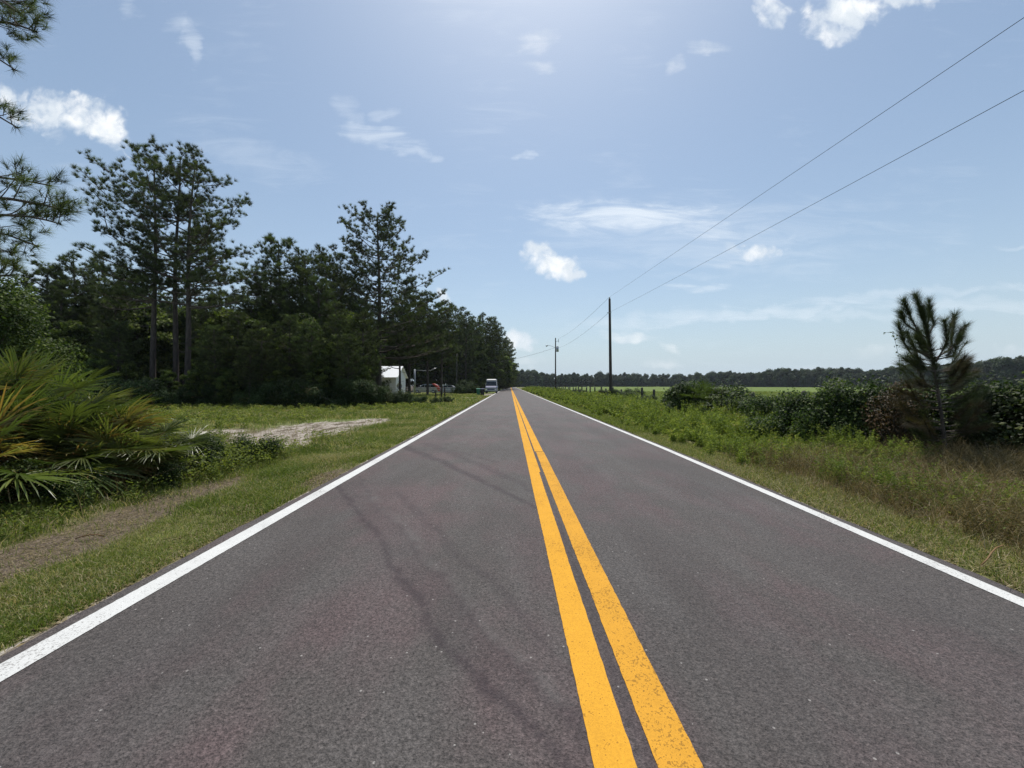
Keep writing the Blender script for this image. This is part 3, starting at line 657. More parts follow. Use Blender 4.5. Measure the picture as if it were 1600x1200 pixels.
for px in list(range(170, 700, 17)):
    d = np.interp(px, [170, 600, 700], [25.5, 25.5, 32]) + RG.uniform(-.5, 2.2); x, y, z = gpos(px+RG.uniform(-5, 5), d)
    if px > 640: s = RG.uniform(.28, .42)
    elif px > 600: s = RG.uniform(.45, .6)
    else: s = RG.uniform(.55, .95)
    put(us[k % 3], 'bush', (x, y, z), 'dark leafy bush in the row along the wood edge', 'bush', 'bushes along the edge of the wood', RG.uniform(0, 6), (s*1.1, s*1.1, s)); k += 1
for px in range(-40, 180, 24):
    d = RG.uniform(21, 26); x, y, z = gpos(px, d); s = RG.uniform(.6, 1.0)
    put(us[k % 3], 'bush', (x, y, z), 'dark leafy bush in the row along the wood edge', 'bush', 'bushes along the edge of the wood', RG.uniform(0, 6), (s*1.2, s*1.2, s)); k += 1
for (px, d, s) in [(715, 66, .9), (722, 64, .7), (734, 66, .95), (742, 67, .7), (700, 76, .8), (728, 74, 1.3)]:
    x, y, z = gpos(px, d); put(us[k % 3], 'yard_bush', (x, y, z), 'small pale bush in the yard between the wagon and the van', 'bush', 'small bushes in the yard', RG.uniform(0, 6), (s*.8, s*.8, s*.9)); k += 1

# ---- far tree line beyond the field (and across the end of the road)
ft = []
for sd, H, Rr, zb in [(61, 15, 5.5, .3), (62, 15, 5.0, .5), (63, 15, 6.2, .2), (64, 15, 4.6, 1.5)]:
    T, K = broad_parts(sd, H, Rr, zb, 34, 9000, .62, .25); ft.append((T.mesh('trunk', M['twig'], True), K.mesh('crown', M['pine_far']), H))
tl = [(760, 578, 330), (800, 577, 330), (840, 576, 340), (860, 583, 350), (900, 582, 370), (960, 580, 390), (1000, 584, 400), (1060, 583, 390), (1100, 580, 360), (1150, 578, 340), (1220, 574, 310), (1300, 573, 290), (1370, 576, 270), (1430, 566, 235), (1500, 566, 215), (1560, 556, 200), (1620, 551, 190), (1760, 548, 180)]
tx_, tt_, td_ = map(np.array, zip(*tl))
GF = 'trees of the far tree line'; LF = 'distant tree in the unbroken dark line beyond the field'
for row in range(3):
    px = 752 + row*4
    while px < 1740:
        d = np.interp(px, tx_, td_) + row*9 + RG.uniform(-4, 4); top = np.interp(px, tx_, tt_) + RG.uniform(-2.5, 6.5) + (1 if row == 0 else 0)
        d0 = max(d, 60); T, K, H = ft[RG.integers(4)]; s = (hgt(top, d0)+1.6)/H
        r = empty('distant_tree', ((px-CX)/F*d0, d0, -1.6), RG.uniform(0, 6.28), LF, 'tree', GF); r.scale = (s*.9, s*.9, s)
        for nm, me in (('trunk', T), ('crown', K)):
            o = bpy.data.objects.new(nm, me); C.objects.link(o); o.parent = r
        px += 5.6/d*F*RG.uniform(.7, 1.25)

# ------------------------------------------------------------------ utility poles and wires
def pole(px0, px1, top, d, r0, label):
    H = hgt(top, d); x0 = (px1-CX)/F*d; x1 = (px0-CX)/F*d
    r = empty('utility_pole', (x0, d, -.1), 0, label, 'utility pole'); g = Geo()
    zs = np.linspace(0, H+.1, 9); tube(g, np.stack([(x1-x0)*zs/H, 0*zs, zs], 1), r0*(1-.35*zs/H), 12, cap=True)
    g.obj('shaft', M['woodpole'], r, True); return r, x0, x1, H
rp, x0, x1, H = pole(952.5, 954.5, 467, 38.5, .17, 'tall bare dark wooden utility pole, the nearer of two right of the road')
g = Geo(); zb = hgt(489, 38.5)+.1; xb = x0+(x1-x0)*zb/H
tube(g, [(xb-.32, -.12, zb), (xb-x0+.0, -.12, zb)] if 0 else [(-.30+(xb-x0), -.14, zb), (.12+(xb-x0), -.14, zb)], .035, 6, cap=True); g.obj('bracket', M['steel'], rp)
g = Geo(); tube(g, [((x1-x0), 0, H+.05), ((x1-x0), 0, H+.2), ((x1-x0), 0, H+.32)], [.05, .07, .03], 8, cap=True); g.obj('insulator', M['steel'], rp, True)
rp2, a0, a1, H2 = pole(868, 868, 528, 84.5, .17, 'farther utility pole with a transformer drum and a lamp arm')
g = Geo(); tube(g, [(.42, -.1, hgt(549, 84.5)), (.42, -.1, hgt(541, 84.5))], .27, 12, cap=True); tube(g, [(.42, -.1, hgt(541, 84.5)), (.42, -.1, hgt(540, 84.5)+.12)], [.2, .05], 10, cap=True); g.obj('transformer', M['steel'], rp2, True)
g = Geo(); za = hgt(543, 84.5); s = np.linspace(0, 1, 6); tube(g, np.stack([-1.7*s, 0*s, za+.55*np.sin(s*1.6)], 1), .035, 6); la = g.obj('lamp_arm', M['steel'], rp2)
g = Geo(); tube(g, [(-1.65, 0, za+.56), (-1.85, 0, za+.52), (-2.1, 0, za+.40)], [.07, .16, .19], 8, cap=True); g.obj('lamp_head', M['steel'], rp2, True)
g = Geo(); tube(g, [(0, 0, hgt(533, 84.5)), (.62, 0, hgt(532, 84.5))], .04, 6, cap=True); tube(g, [(.66, 0, hgt(534, 84.5)), (.66, 0, hgt(529, 84.5))], [.07, .05], 6, cap=True); g.obj('cutout_switch', M['steel'], rp2)
def wire(pts, label, r=.0065, group=None):
    g = Geo(); tube(g, pts, r, 5); o = g.obj('power_line', M['wire']); return tag(o, label, 'wire', group)
def fitwire(y, z, zend, y1):
    c = np.polyfit(y, z, 2); yv = np.concatenate([np.linspace(-30, 36, 40), [38.5]]); zv = np.polyval(c, yv); zv[-1] = z[0]; return yv, zv
yv, zv = fitwire([38.5, 22, 12.7, 7.47], [H+.2, 9.47, 8.94, 8.66], 0, 0)
wire(np.stack([np.full_like(yv, 10.0), yv, zv], 1), 'upper overhead wire rising to the right from the top of the near pole')
yv, zv = fitwire([38.5, 17.75, 9.93, 7.47], [zb-.1, 7.68, 7.33, 7.22], 0, 0)
wire(np.stack([np.interp(yv, [0, 38.5], [10.0, x0-.25]), yv, zv], 1), 'lower overhead wire rising to the right from the bracket of the near pole')
s = np.linspace(0, 1, 20)
def span(p, q, sag): p, q = np.array(p, float), np.array(q, float); return p+np.outer(s, q-p)+np.outer(-4*sag*s*(1-s), [0, 0, 1])
wire(span((x1, 38.5, H+.2), (a0+.66, 84.5, hgt(529, 84.5)), .5), 'upper wire between the near pole and the far pole', .012)
wire(span((x0-.25, 38.5, zb-.1), (a0, 84.3, hgt(545, 84.5)), .6), 'lower wire between the near pole and the far pole', .012)
wire(span((a0, 84.4, hgt(543, 84.5)), (-6.5, 88, 6.3), .5), 'service wire crossing the road from the far pole into the left trees', .02)
# slender pole in the yard
g = Geo(); tube(g, [(0, 0, 0), (0, 0, 4), (.05, 0, 8.2)], [.11, .10, .08], 8, cap=True)
o = g.obj('wooden_pole', M['postwood'], None, True); o.location = ((713.5-CX)/F*74, 74, -.1); tag(o, 'slender pole standing before the dark trees between the wagon and the van', 'pole')

# ------------------------------------------------------------------ wire fence along the field
fr = empty('wire_fence', (11.5, 27.3, 0), 0, 'old wire fence with weathered wooden posts along the field', 'fence')
g = Geo(); zz = np.array([-.25, .3, .7, 1.08, 1.13]); tube(g, np.stack([.02*zz, .01*zz, zz], 1), [.085, .08, .075, .07, .03], 8, cap=True); pm = g.mesh('post', M['postwood'], True)
rng = np.random.default_rng(8); xs_f = []
for k in range(-6, 34):
    y = k*3.07+rng.uniform(-.25, .25); o = bpy.data.objects.new('post', pm); C.objects.link(o); o.parent = fr
    o.location = (rng.uniform(-.06, .06), y, float(gz(11.5, y+27.3))); o.rotation_euler = (rng.normal()*.03, rng.normal()*.04, rng.uniform(0, 6)); hs = rng.uniform(1.0, 1.28); o.scale = (1.35, 1.35, hs)
for h in (.35, .65, .95):
    yv = np.arange(-6*3.07, 33*3.07, 1.0); g = Geo(); tube(g, np.stack([0*yv-.09, yv, h+.015*np.sin(yv*2)], 1), .004, 4); g.obj('wire', M['wire'], fr)

# ------------------------------------------------------------------ white house, yard, vehicles
hx1, hy0, hy1 = -20.2, 68.0, 74.2; hx0 = hx1-9.5
hr = empty('house', ((hx0+hx1)/2, (hy0+hy1)/2, 0), 0, 'small white house with a white metal gable roof behind the trees', 'house')
cxh, cyh = (hx0+hx1)/2, (hy0+hy1)/2; hw, hd = (hx1-hx0)/2, (hy1-hy0)/2; ez, rz_ = 3.05, 4.95
g = Geo(); box(g, -hw, hw, -hd, hd, 0, ez); g.add([(hw, -hd, ez), (hw, hd, ez), (hw, 0, rz_-.08), (-hw, -hd, ez), (-hw, hd, ez), (-hw, 0, rz_-.08)], np.array([(0, 1, 2), (4, 3, 5)]))
for k in range(14): box(g, hw+.001, hw+.02, -hd, hd, .2+k*.2, .22+k*.2)
g.obj('wall', M['white'], hr)
g = Geo(); ov = .4
for sg in (-1, 1):
    y0 = sg*(hd+ov); z0 = ez-.22
    v = np.array([(-hw-ov, y0, z0), (hw+ov, y0, z0), (hw+ov, 0, rz_), (-hw-ov, 0, rz_)]); v2 = v+[0, 0, .08]
    g.add(np.concatenate([v, v2]), np.array([(3, 2, 1, 0), (4, 5, 6, 7), (0, 1, 5, 4), (1, 2, 6, 5), (3, 0, 4, 7)]))
    for xx in np.arange(-hw-ov+.1, hw+ov, .45): tube(g, [(xx, y0, z0+.09), (xx, 0, rz_+.09)], .018, 4)
g.obj('roof', M['roofmetal'], hr)
def window(x, y, z, w_, h_, ax):
    g = Geo(); q = Geo()
    if ax == 'x': box(g, x, x+.05, y-w_/2, y+w_/2, z, z+h_); box(q, x+.05, x+.06, y-w_/2+.07, y+w_/2-.07, z+.07, z+h_-.07)
    else: box(g, x-w_/2, x+w_/2, y-.05, y, z, z+h_); box(q, x-w_/2+.07, x+w_/2-.07, y-.06, y-.05, z+.07, z+h_-.07)
    f = g.obj('window', M['white'], hr); q.obj('pane', M['glass'], f)
window(hw+.021, -1.3, 1.1, .9, 1.1, 'x'); window(-1.5, -hd, 1.0, 1.1, 1.1, 'y'); window(2.3, -hd, 1.0, 1.1, 1.1, 'y')
g = Geo(); th = np.linspace(0, 2*pi, 15)[:-1]; n = 14
rgs = [(0, 0, 0)]+[(r_*cos(a), -.25*r_**2/.16*.4, r_*sin(a)) for r_ in (.2, .42) for a in th]
fs = [(0, 1+i, 1+(i+1) % n) for i in range(n)]
g.add(rgs, [np.array(fs), np.array([(1+i, 15+i, 15+(i+1) % n, 1+(i+1) % n) for i in range(n)])]); sd = g.obj('satellite_dish', M['silver'], None, True)
sdish = empty('dish_antenna', (hx1+1.1, 66.5, 0), R(-15), 'pale round dish antenna on a short mast beside the white house', 'satellite dish')
sd.name = 'dish'; sd.parent = sdish; sd.location = (0, 0, 1.35); sd.scale = (1.3, 1.3, 1.3)
g = Geo(); tube(g, [(0, .03, 0), (0, .03, 1.35)], .03, 6); g.obj('mast', M['steel'], sdish)
# tall grey post with a horizontal arm
g = Geo(); r = empty('tall_post', ((648-CX)/F*62, 62, 0), 0, 'tall grey post with a long thin arm reaching right, beside the wagon', 'post')
tube(g, [(0, 0, 0), (0, 0, 4.1)], .13, 8, cap=True); g.obj('shaft', M['steel'], r, True)
g = Geo(); tube(g, [(0, 0, 3.95), (1.6, 0, 3.85), (2.6, 0, 3.9), (3.5, 0, 4.3)], .045, 6, cap=True); g.obj('arm', M['steel'], r, True)
def wheel(parent, x, y, rr, w_=.22):
    g = Geo(); tube(g, [(0, -w_/2, 0), (0, -w_/2+.03, 0), (0, w_/2-.03, 0), (0, w_/2, 0)], [rr*.9, rr, rr, rr*.9], 18, cap=True)
    o = g.obj('wheel', M['dark'], parent, True); o.location = (x, y, rr)
    g = Geo(); tube(g, [(0, -w_/2-.01, 0), (0, w_/2+.01, 0)], rr*.58, 12, cap=True); g.obj('rim', M['steel'], o, True)
def extrude(g, prof, hw_, top_in=.0, zt=1.0, mat=0):
    n = len(prof); P = np.array(prof, float)
    ins = np.clip((P[:, 1]-zt)/.6, 0, 1)*top_in
    v = np.concatenate([np.stack([P[:, 0], -hw_+ins, P[:, 1]], 1), np.stack([P[:, 0], hw_-ins, P[:, 1]], 1)])
    q = [(i, (i+1) % n, (i+1) % n+n, i+n) for i in range(n)]
    c = P.mean(0); vc = np.array([[c[0], -hw_, c[1]], [c[0], hw_, c[1]]])
    g.add(np.concatenate([v, vc]), [np.array(q), np.array([(i, 2*n, (i+1) % n) for i in range(n)]+[(i+n, (i+1) % n+n, 2*n+1) for i in range(n)])], mat=mat)
# wagon facing left
cr_ = empty('parked_wagon', ((666-CX)/F*72, 72, 0), 0, 'silver station wagon parked in the yard, facing left', 'car')
g = Geo(); extrude(g, [(-2.35, .35), (-2.35, .75), (-2.2, .92), (-1.2, 1.08), (-.55, 1.62), (-.2, 1.72), (1.7, 1.72), (2.05, 1.62), (2.3, 1.05), (2.35, .6), (2.3, .35)], .9, .14, 1.05); b_ = g.obj('body', M['silver'], cr_)
for (xa, xb_, xt0, xt1) in [(-.98, -.15, -.42, -.15), (-.07, .85, -.07, .85), (.93, 2.0, .93, 1.78)]:
    g = Geo(); g.add([(xa, -.895, 1.10), (xb_, -.895, 1.10), (xt1, -.80, 1.58), (xt0, -.80, 1.58)], np.array([(0, 1, 2, 3)])); g.obj('window', M['glass'], cr_)
for (x, y) in [(-1.5, -.85), (1.45, -.85), (-1.5, .85), (1.45, .85)]: wheel(cr_, x, y, .34)
g = Geo(); box(g, -2.38, -2.25, -.82, -.5, .68, .84); g.obj('headlight', M['white'], cr_)
g = Geo(); box(g, 2.26, 2.37, -.86, -.66, .75, 1.1); g.obj('tail_light', M['litter'], cr_)
# low grey trailer / second car
cr_ = empty('parked_car', ((702-CX)/F*74, 74, 0), 0, 'low grey car with dark windows parked behind the dark posts', 'car')
g = Geo(); extrude(g, [(-2.2, .3), (-2.25, .7), (-2.1, .95), (-1.4, 1.02), (-.9, 1.42), (.6, 1.45), (1.3, 1.08), (2.1, .92), (2.2, .6), (2.15, .3)], .88, .16, 1.0); g.obj('body', M['grey_panel'], cr_)
for (xa, xb_, xt0, xt1) in [(-1.25, -.25, -.85, -.25), (-.17, 1.1, -.17, .55)]:
    g = Geo(); g.add([(xa, -.885, 1.02), (xb_, -.885, 1.02), (xt1, -.79, 1.38), (xt0, -.79, 1.38)], np.array([(0, 1, 2, 3)])); g.obj('window', M['glass'], cr_)
for (x, y) in [(-1.4, -.83), (1.35, -.83), (-1.4, .83), (1.35, .83)]: wheel(cr_, x, y, .32)
# red folded canopy (umbrella) beside the wagon
r = empty('folded_parasol', ((683-CX)/F*68, 68, 0), 0, 'red slanting cloth beside the rear of the silver wagon', 'parasol')
g = Geo(); tube(g, [(-.9, 0, 1.75), (-.45, 0, 1.62), (.1, 0, 1.2), (.45, 0, .55)], [.05, .18, .26, .30], 9, cap=True); g.obj('canopy', M['red'], r, True)
g = Geo(); tube(g, [(.45, 0, .6), (.6, 0, 0)], .035, 6); g.obj('stick', M['dark'], r)
# van/camper facing the camera by the road
vr = empty('camper_van', (-3.55, 74, 0), R(0), 'white topped camper van parked on the left verge facing the camera', 'van')
g = Geo()
def ring(y, hw_, z0, z1, ch=.12): return [(-hw_, y, z0), (hw_, y, z0), (hw_, y, z1-ch), (hw_-ch, y, z1), (-hw_+ch, y, z1), (-hw_, y, z1-ch)]
def loft(g, rings):
    n = len(rings[0]); v = np.array([p for r_ in rings for p in r_]); f = [(i+j*n, (i+1) % n+j*n, (i+1) % n+(j+1)*n, i+(j+1)*n) for j in range(len(rings)-1) for i in range(n)]
    c = np.array([np.mean(rings[0], 0), np.mean(rings[-1], 0)]); k = len(v)
    f3 = [((i+1) % n, i, k) for i in range(n)]+[(i+(len(rings)-1)*n, (i+1) % n+(len(rings)-1)*n, k+1) for i in range(n)]
    g.add(np.concatenate([v, c]), [np.array(f), np.array(f3)])
loft(g, [ring(-2.6, 1.0, .4, 1.05), ring(-2.45, 1.08, .4, 1.2), ring(-1.9, 1.1, .4, 1.38), ring(2.6, 1.1, .4, 1.38)]); g.obj('body', M['blue_body'], vr)
g = Geo(); loft(g, [ring(-1.85, 1.06, 1.38, 1.45, .03), ring(-1.35, .98, 1.38, 2.2), ring(2.55, 1.0, 1.38, 2.25)]); g.obj('cab', M['offwhite'], vr)
g = Geo(); loft(g, [ring(-1.3, .9, 2.2, 2.5), ring(-.9, .95, 2.2, 2.68), ring(2.4, .95, 2.2, 2.68)]); g.obj('raised_roof', M['offwhite'], vr)
g = Geo(); g.add([(-1.0, -1.88, 1.43), (1.0, -1.88, 1.43), (.92, -1.39, 2.17), (-.92, -1.39, 2.17)], np.array([(0, 1, 2, 3)])); g.obj('windscreen', M['glass'], vr)
g = Geo(); box(g, -1.12, 1.12, -2.66, -2.5, .86, 1.06); g.obj('grille', M['offwhite'], vr)
g = Geo(); box(g, -1.12, 1.12, -2.74, -2.6, .42, .60); g.obj('bumper', M['steel'], vr)
for sx_ in (-1, 1):
    g = Geo(); box(g, sx_*.85-.16, sx_*.85+.16, -2.70, -2.66, .66, .84); g.obj('headlight', M['white'], vr)
    g = Geo(); box(g, sx_*1.25-.1, sx_*1.25+.1, -1.75, -1.65, 1.45, 1.8); g.obj('mirror', M['dark'], vr)
    for y in (-1.7, 1.7): wheel2 = None
for (x, y) in [(-.95, -1.7), (.95, -1.7), (-.95, 1.6), (.95, 1.6)]:
    g = Geo(); tube(g, [(-.12, 0, 0), (.12, 0, 0)], .36, 16, cap=True); o = g.obj('wheel', M['dark'], vr, True); o.location = (x, y, .36)
# bins
def bin_(x, y, m, lidm, label):
    r = empty('wheelie_bin', (x, y, 0), R(10), label, 'bin'); g = Geo()
    v = [(-.22, -.25, .05), (.22, -.25, .05), (.22, .22, .05), (-.22, .22, .05), (-.29, -.32, .92), (.29, -.32, .92), (.29, .3, .92), (-.29, .3, .92)]
    g.add(v, np.array([(3, 2, 1, 0), (4, 5, 6, 7), (0, 1, 5, 4), (1, 2, 6, 5), (2, 3, 7, 6), (3, 0, 4, 7)])); g.obj('body', m, r)
    g = Geo(); g.add([(-.31, -.36, .925), (.31, -.36, .925), (.31, .33, .985), (-.31, .33, .985), (-.29, -.33, .98), (.29, -.33, .98), (.29, .3, 1.04), (-.29, .3, 1.04)], np.array([(3, 2, 1, 0), (4, 5, 6, 7), (0, 1, 5, 4), (1, 2, 6, 5), (2, 3, 7, 6), (3, 0, 4, 7)])); g.obj('lid', lidm, r)
    for sx_ in (-1, 1):
        g = Geo(); tube(g, [(-.03, 0, 0), (.03, 0, 0)], .11, 10, cap=True); o = g.obj('wheel', M['dark'], r, True); o.location = (sx_*.25, .26, .11)
bin_((747.5-CX)/F*57, 57, M['green_bin'], M['green_bin'], 'small green wheelie bin at the roadside before the van')
bin_((754-CX)/F*57, 56.8, M['dark'], M['blue_body'], 'dark wheelie bin with a pale bluish lid right of the green one')
# dark posts near the driveway
pr_ = None
for (px, top, d, lab) in [(681, 609, 45, 'short dark post, leftmost of three by the sandy driveway'), (689.5, 605, 44, 'taller dark post in the middle of three by the sandy driveway'), (695, 605, 46, 'dark post, rightmost of three by the sandy driveway')]:
    g = Geo(); h = hgt(top, d); tube(g, [(0, 0, -.2), (0, 0, h-.04), (0, 0, h)], [.09, .08, .04], 7, cap=True)
    o = g.obj('driveway_post', M['woodpole'], None, True); o.location = ((px-CX)/F*d, d, float(gz((px-CX)/F*d, d))); tag(o, lab, 'post')
# low mesh fence in front of the yard
fy = empty('yard_fence', (-15, 66, 0), 0, 'low pale wire mesh fence before the parked wagon and the house', 'fence')
for k in range(10):
    g = Geo(); tube(g, [(0, 0, 0), (0, 0, 1.15)], .03, 6, cap=True); o = g.obj('post', M['steel'], fy, True); o.location = (-6+k*1.5, 0, 0)
for h in (.35, .75, 1.12):
    g = Geo(); tube(g, [(-6, 0, h), (7.5, 0, h)], .012, 4); g.obj('rail', M['steel'], fy)

# ------------------------------------------------------------------ saw palmettos
def frond(g, stem, base, d, L, rng, a, size, nl=38, fan=2.15):
    """one fan leaf: arching stalk from base along d, fan of narrow blades at its end"""
    s = np.linspace(0, 1, 6); d = unit(np.array(d, float)); sag = np.array([0, 0, -.18*L])
    pts = base + np.outer(s*L, d) + np.outer(s**2, sag); tube(stem, pts, .009*(1-.4*s), 4)
    hub = pts[-1]; fwd = unit(pts[-1]-pts[-2]); side = unit(np.cross(fwd, [0, 0, 1.0])+.25*rng.normal(size=3)); side = unit(side-fwd*(side@fwd)); nrm = np.cross(side, fwd)
    th = np.linspace(-fan/1.0, fan/1.0, nl)+rng.normal(size=nl)*.03
    V = []; Fq = []; av = []
    for i, t_ in enumerate(th):
        u = fwd*cos(t_)+side*sin(t_)+nrm*(-.22*cos(t_)+.15)*1.0; u = unit(u); Lb = size*(1-.22*abs(t_)/fan)*rng.uniform(.85, 1.08)
        ww = unit(np.cross(u, nrm)); dr = np.array([0, 0, -1.0]); q = np.array([.04, .45, .8, 1.0]); wd = np.array([.004, .0105, .0075, .001])*size/.6
        bendd = rng.uniform(.03, .38)*Lb
        for k in range(4):
            c = hub+u*Lb*q[k]+dr*bendd*q[k]**2.5; fold = nrm*wd[k]*.7
            V += [c-ww*wd[k], c-fold, c+ww*wd[k]]
        b = i*12
        for k in range(3):
            o_ = b+k*3; Fq += [(o_, o_+1, o_+4, o_+3), (o_+1, o_+2, o_+5, o_+4)]
        av += [np.clip(a+rng.normal()*.06, 0, 1)]*9+[np.clip(a+rng.uniform(0, .25), 0, 1)]*3
    g.add(np.array(V), np.array(Fq), np.array(av))
def palmetto(loc, n, hmin, hmax, size, seed, label, dead=5, tilt=(10, 85), azr=(0, 360), group=None, orange=.14):
    rng = np.random.default_rng(seed); r = empty('saw_palmetto', loc, 0, label, 'palmetto', group); g = Geo(); st = Geo(); dg = Geo()
    for k in range(n):
        az = R(rng.uniform(*azr)); el = R(rng.uniform(*tilt)); L = rng.uniform(hmin, hmax)
        b = np.array([rng.normal()*.16, rng.normal()*.16, .08])
        a = rng.uniform(.05, .74) if rng.uniform() > orange else rng.uniform(.84, .97)
        frond(g, st, b, (cos(az)*cos(el), sin(az)*cos(el), sin(el)), L, rng, a, size*rng.uniform(.8, 1.15))
    for k in range(dead):
        az = R(rng.uniform(*azr)); el = R(rng.uniform(5, 35)); L = rng.uniform(hmin, hmax)*.75
        frond(dg, st, np.array([0, 0, .1]), (cos(az)*cos(el), sin(az)*cos(el), sin(el)), L, rng, rng.uniform(.1, .9), size*.85, 22, 1.2)
    g.obj('fronds', M['palm'], r); st.obj('stalks', M['palm_dead'], r, True)
    if dead: dg.obj('dead_fronds', M['palm_dead'], r)
    return r
AZ = (-110, 70)
palmetto((-7.9, 5.7, .15), 46, .9, 1.8, .70, 101, 'tallest saw palmetto clump at the left edge of the photo', 7, (28, 82), AZ)
palmetto((-6.9, 4.9, .1), 34, .6, 1.2, .62, 102, 'saw palmetto clump at the left edge, nearest the camera', 9, (18, 76), AZ)
palmetto((-6.7, 5.9, .1), 38, .6, 1.3, .62, 103, 'saw palmetto in the middle of the left clump, with some orange fronds', 9, (20, 76), AZ)
palmetto((-6.0, 5.9, .05), 28, .4, .9, .54, 104, 'lower saw palmetto with brown fronds at the right end of the left clump', 11, (24, 72), AZ)
palmetto((-8.8, 7.0, .1), 34, 1.0, 1.9, .7, 105, 'saw palmetto standing behind the tallest one at the left', 2, (25, 85), AZ)
palmetto((9.35, 18.5, 0), 34, .9, 1.8, .8, 106, 'green palmetto topping the shrubs beside the field fence', 0, orange=0)
palmetto((10.4, 19.6, 0), 16, .5, 1.2, .6, 107, 'smaller palmetto just right of the one topping the fence shrubs', 0, orange=0)
# small-leaved shrubs beneath and beside the palmettos
ss = [shrub_mesh(71+i, .7, .75, 9000, .045, 'vine', 16, 12) for i in range(3)]
for i, (x, y, s, lab) in enumerate([(-6.1, 4.5, .75, 'dark vine-covered shrub low at the left edge, in front of the palmettos'), (-6.6, 4.0, .8, 'dark leafy shrub cut by the left edge of the photo below the palmettos'),
        (-5.6, 5.0, .6, 'low leafy shrub below the middle of the palmetto clump'), (-7.3, 6.3, 1.4, 'leafy shrub growing up among the palmettos'),
        (-6.0, 7.1, .8, 'leafy shrub right behind the palmetto clump carrying a red flower'), (-5.2, 7.4, .45, 'small leafy shrub right of the palmetto clump, beside the sand'),
(-5.55, 6.75, .85, 'rounded dark leafy shrub touching the right end of the palmetto clump'), (-5.3, 6.0, .55, 'low dark shrub in front of the right end of the palmetto clump'), (-5.15, 7.7, .7, 'leafy shrub nearest the sandy patch, right of the palmettos'),
        (-8.9, 8.4, 1.2, 'shrub behind the palmetto clump, before the clearing'), (-9.9, 8.8, 1.7, 'tall leafy shrub at the far left behind the palmettos')]):
    put(ss[i % 3], 'shrub', (x, y, float(gz(x, y))-.03), lab, 'shrub', None, i*1.3, (s, s, s))
# red flower
g = Geo(); rng = np.random.default_rng(9)
for k in range(7):
    a = k*.9; d = np.array([cos(a), sin(a), .5*sin(k)]); leaves(g, np.array([d*.025]), .065, rng, .5, .3)
fl = empty('red_flower', ((253-CX)/F*6.7, 6.55, hgt(691, 6.55)), 0, 'single small red flower at the right tip of the palmetto clump', 'flower')
g.obj('petals', M['petal'], fl); g = Geo(); tube(g, [(0, .02, 0), (0, .1, -.2), (.02, .2, -.45)], .004, 4); g.obj('stem', M['weeds'], fl)

# ------------------------------------------------------------------ right side: young pine, shrubs
def young_pine():
    rng = np.random.default_rng(15); T = Geo(); K = Geo(); B = Geo()
    d = 7.6; bx = (1478-CX)/F*d
    def Q(px, py, dd=0): return np.array([(px-CX)/F*(d+dd)-bx, dd, EYE+(CY-py)/F*(d+dd)])
    def brush(p, r0, r1, dens, ln, a0, geo=K, start=.3, fwd=1.0):
        p = np.array(p); seg = np.linspace(0, 1, 14); cum = np.linspace(0, 1, len(p)); pts = np.stack([np.interp(seg, cum, p[:, i]) for i in range(3)], 1)
        tube(T, pts, r0+(r1-r0)*seg, 6); L = np.linalg.norm(np.diff(pts, axis=0), axis=1).sum(); n = int(L*dens)
        q = start+(1-start)*rng.uniform(0, 1, n)**.8; c = np.stack([np.interp(q, seg, pts[:, i]) for i in range(3)], 1)
        t_ = np.gradient(pts, axis=0); ax = unit(np.stack([np.interp(q, seg, t_[:, i]) for i in range(3)], 1))
        needles(geo, c, ax*fwd, 5, ln*1.15, .0045, .66, rng, np.clip(a0+.25*rng.normal(size=n), 0, 1), back=0)
    stem = [np.array([0, 0, -.05]), Q(1476, 690), Q(1470, 640), Q(1462, 590), Q(1455, 550), Q(1447, 510), Q(1440, 480)]
    brush(stem, .036, .010, 170, .20, .35, start=.42)
    for (a, b, c) in [((1455, 550), (1425, 500), (1412, 470)), ((1450, 520), (1437, 480), (1431, 462)), ((1448, 515), (1452, 490), (1452, 470)), ((1452, 530), (1414, 505), (1408, 487)), ((1450, 525), (1460, 505), (1452, 485)), ((1458, 560), (1415, 540), (1404, 505)),
                      ((1460, 560), (1485, 545), (1492, 492)), ((1485, 545), (1500, 530), (1508, 508)), ((1462, 565), (1480, 535), (1476, 500)), ((1460, 562), (1490, 555), (1500, 525)), ((1455, 555), (1430, 545), (1418, 520))]:
        dd = rng.normal()*.22; brush([Q(*a), Q(*b, dd*.6), Q(*c, dd)], .016, .007, 170, .19, .35, start=.25)
    for k in range(66):      # lower branches, some withered
        z0 = rng.uniform(545, 690); x0_ = 1460+(z0-560)*.12; sd_ = rng.choice([-1, 1]); L = rng.uniform(25, 70)*(.6+.4*sm(z0, 540, 600)); dd = rng.normal()*.5
        br = rng.uniform() < .45; brush([Q(x0_, z0), Q(x0_+sd_*L*.55, z0-4, dd*.6), Q(x0_+sd_*L, z0-rng.uniform(8, 46), dd)], .011, .004, 95, .19, .35 if not br else .25, geo=B if br else K, start=.25)
    r = empty('young_pine', (bx, d, float(gz(bx, d))), 0, 'young pine with upright needle candles standing in the shrubs on the right', 'pine tree')
    T.obj('trunk', M['bark'], r, True); K.obj('crown', M['pine'], r); o = B.obj('withered_needles', M['brown'], r)
young_pine()
rs = [shrub_mesh(81+i, .95, 1.25, 15000, .06, 'vine', 24, 14) for i in range(3)]
bs = shrub_mesh(91, .7, 1.4, 6000, .045, 'brown', 22, 24)
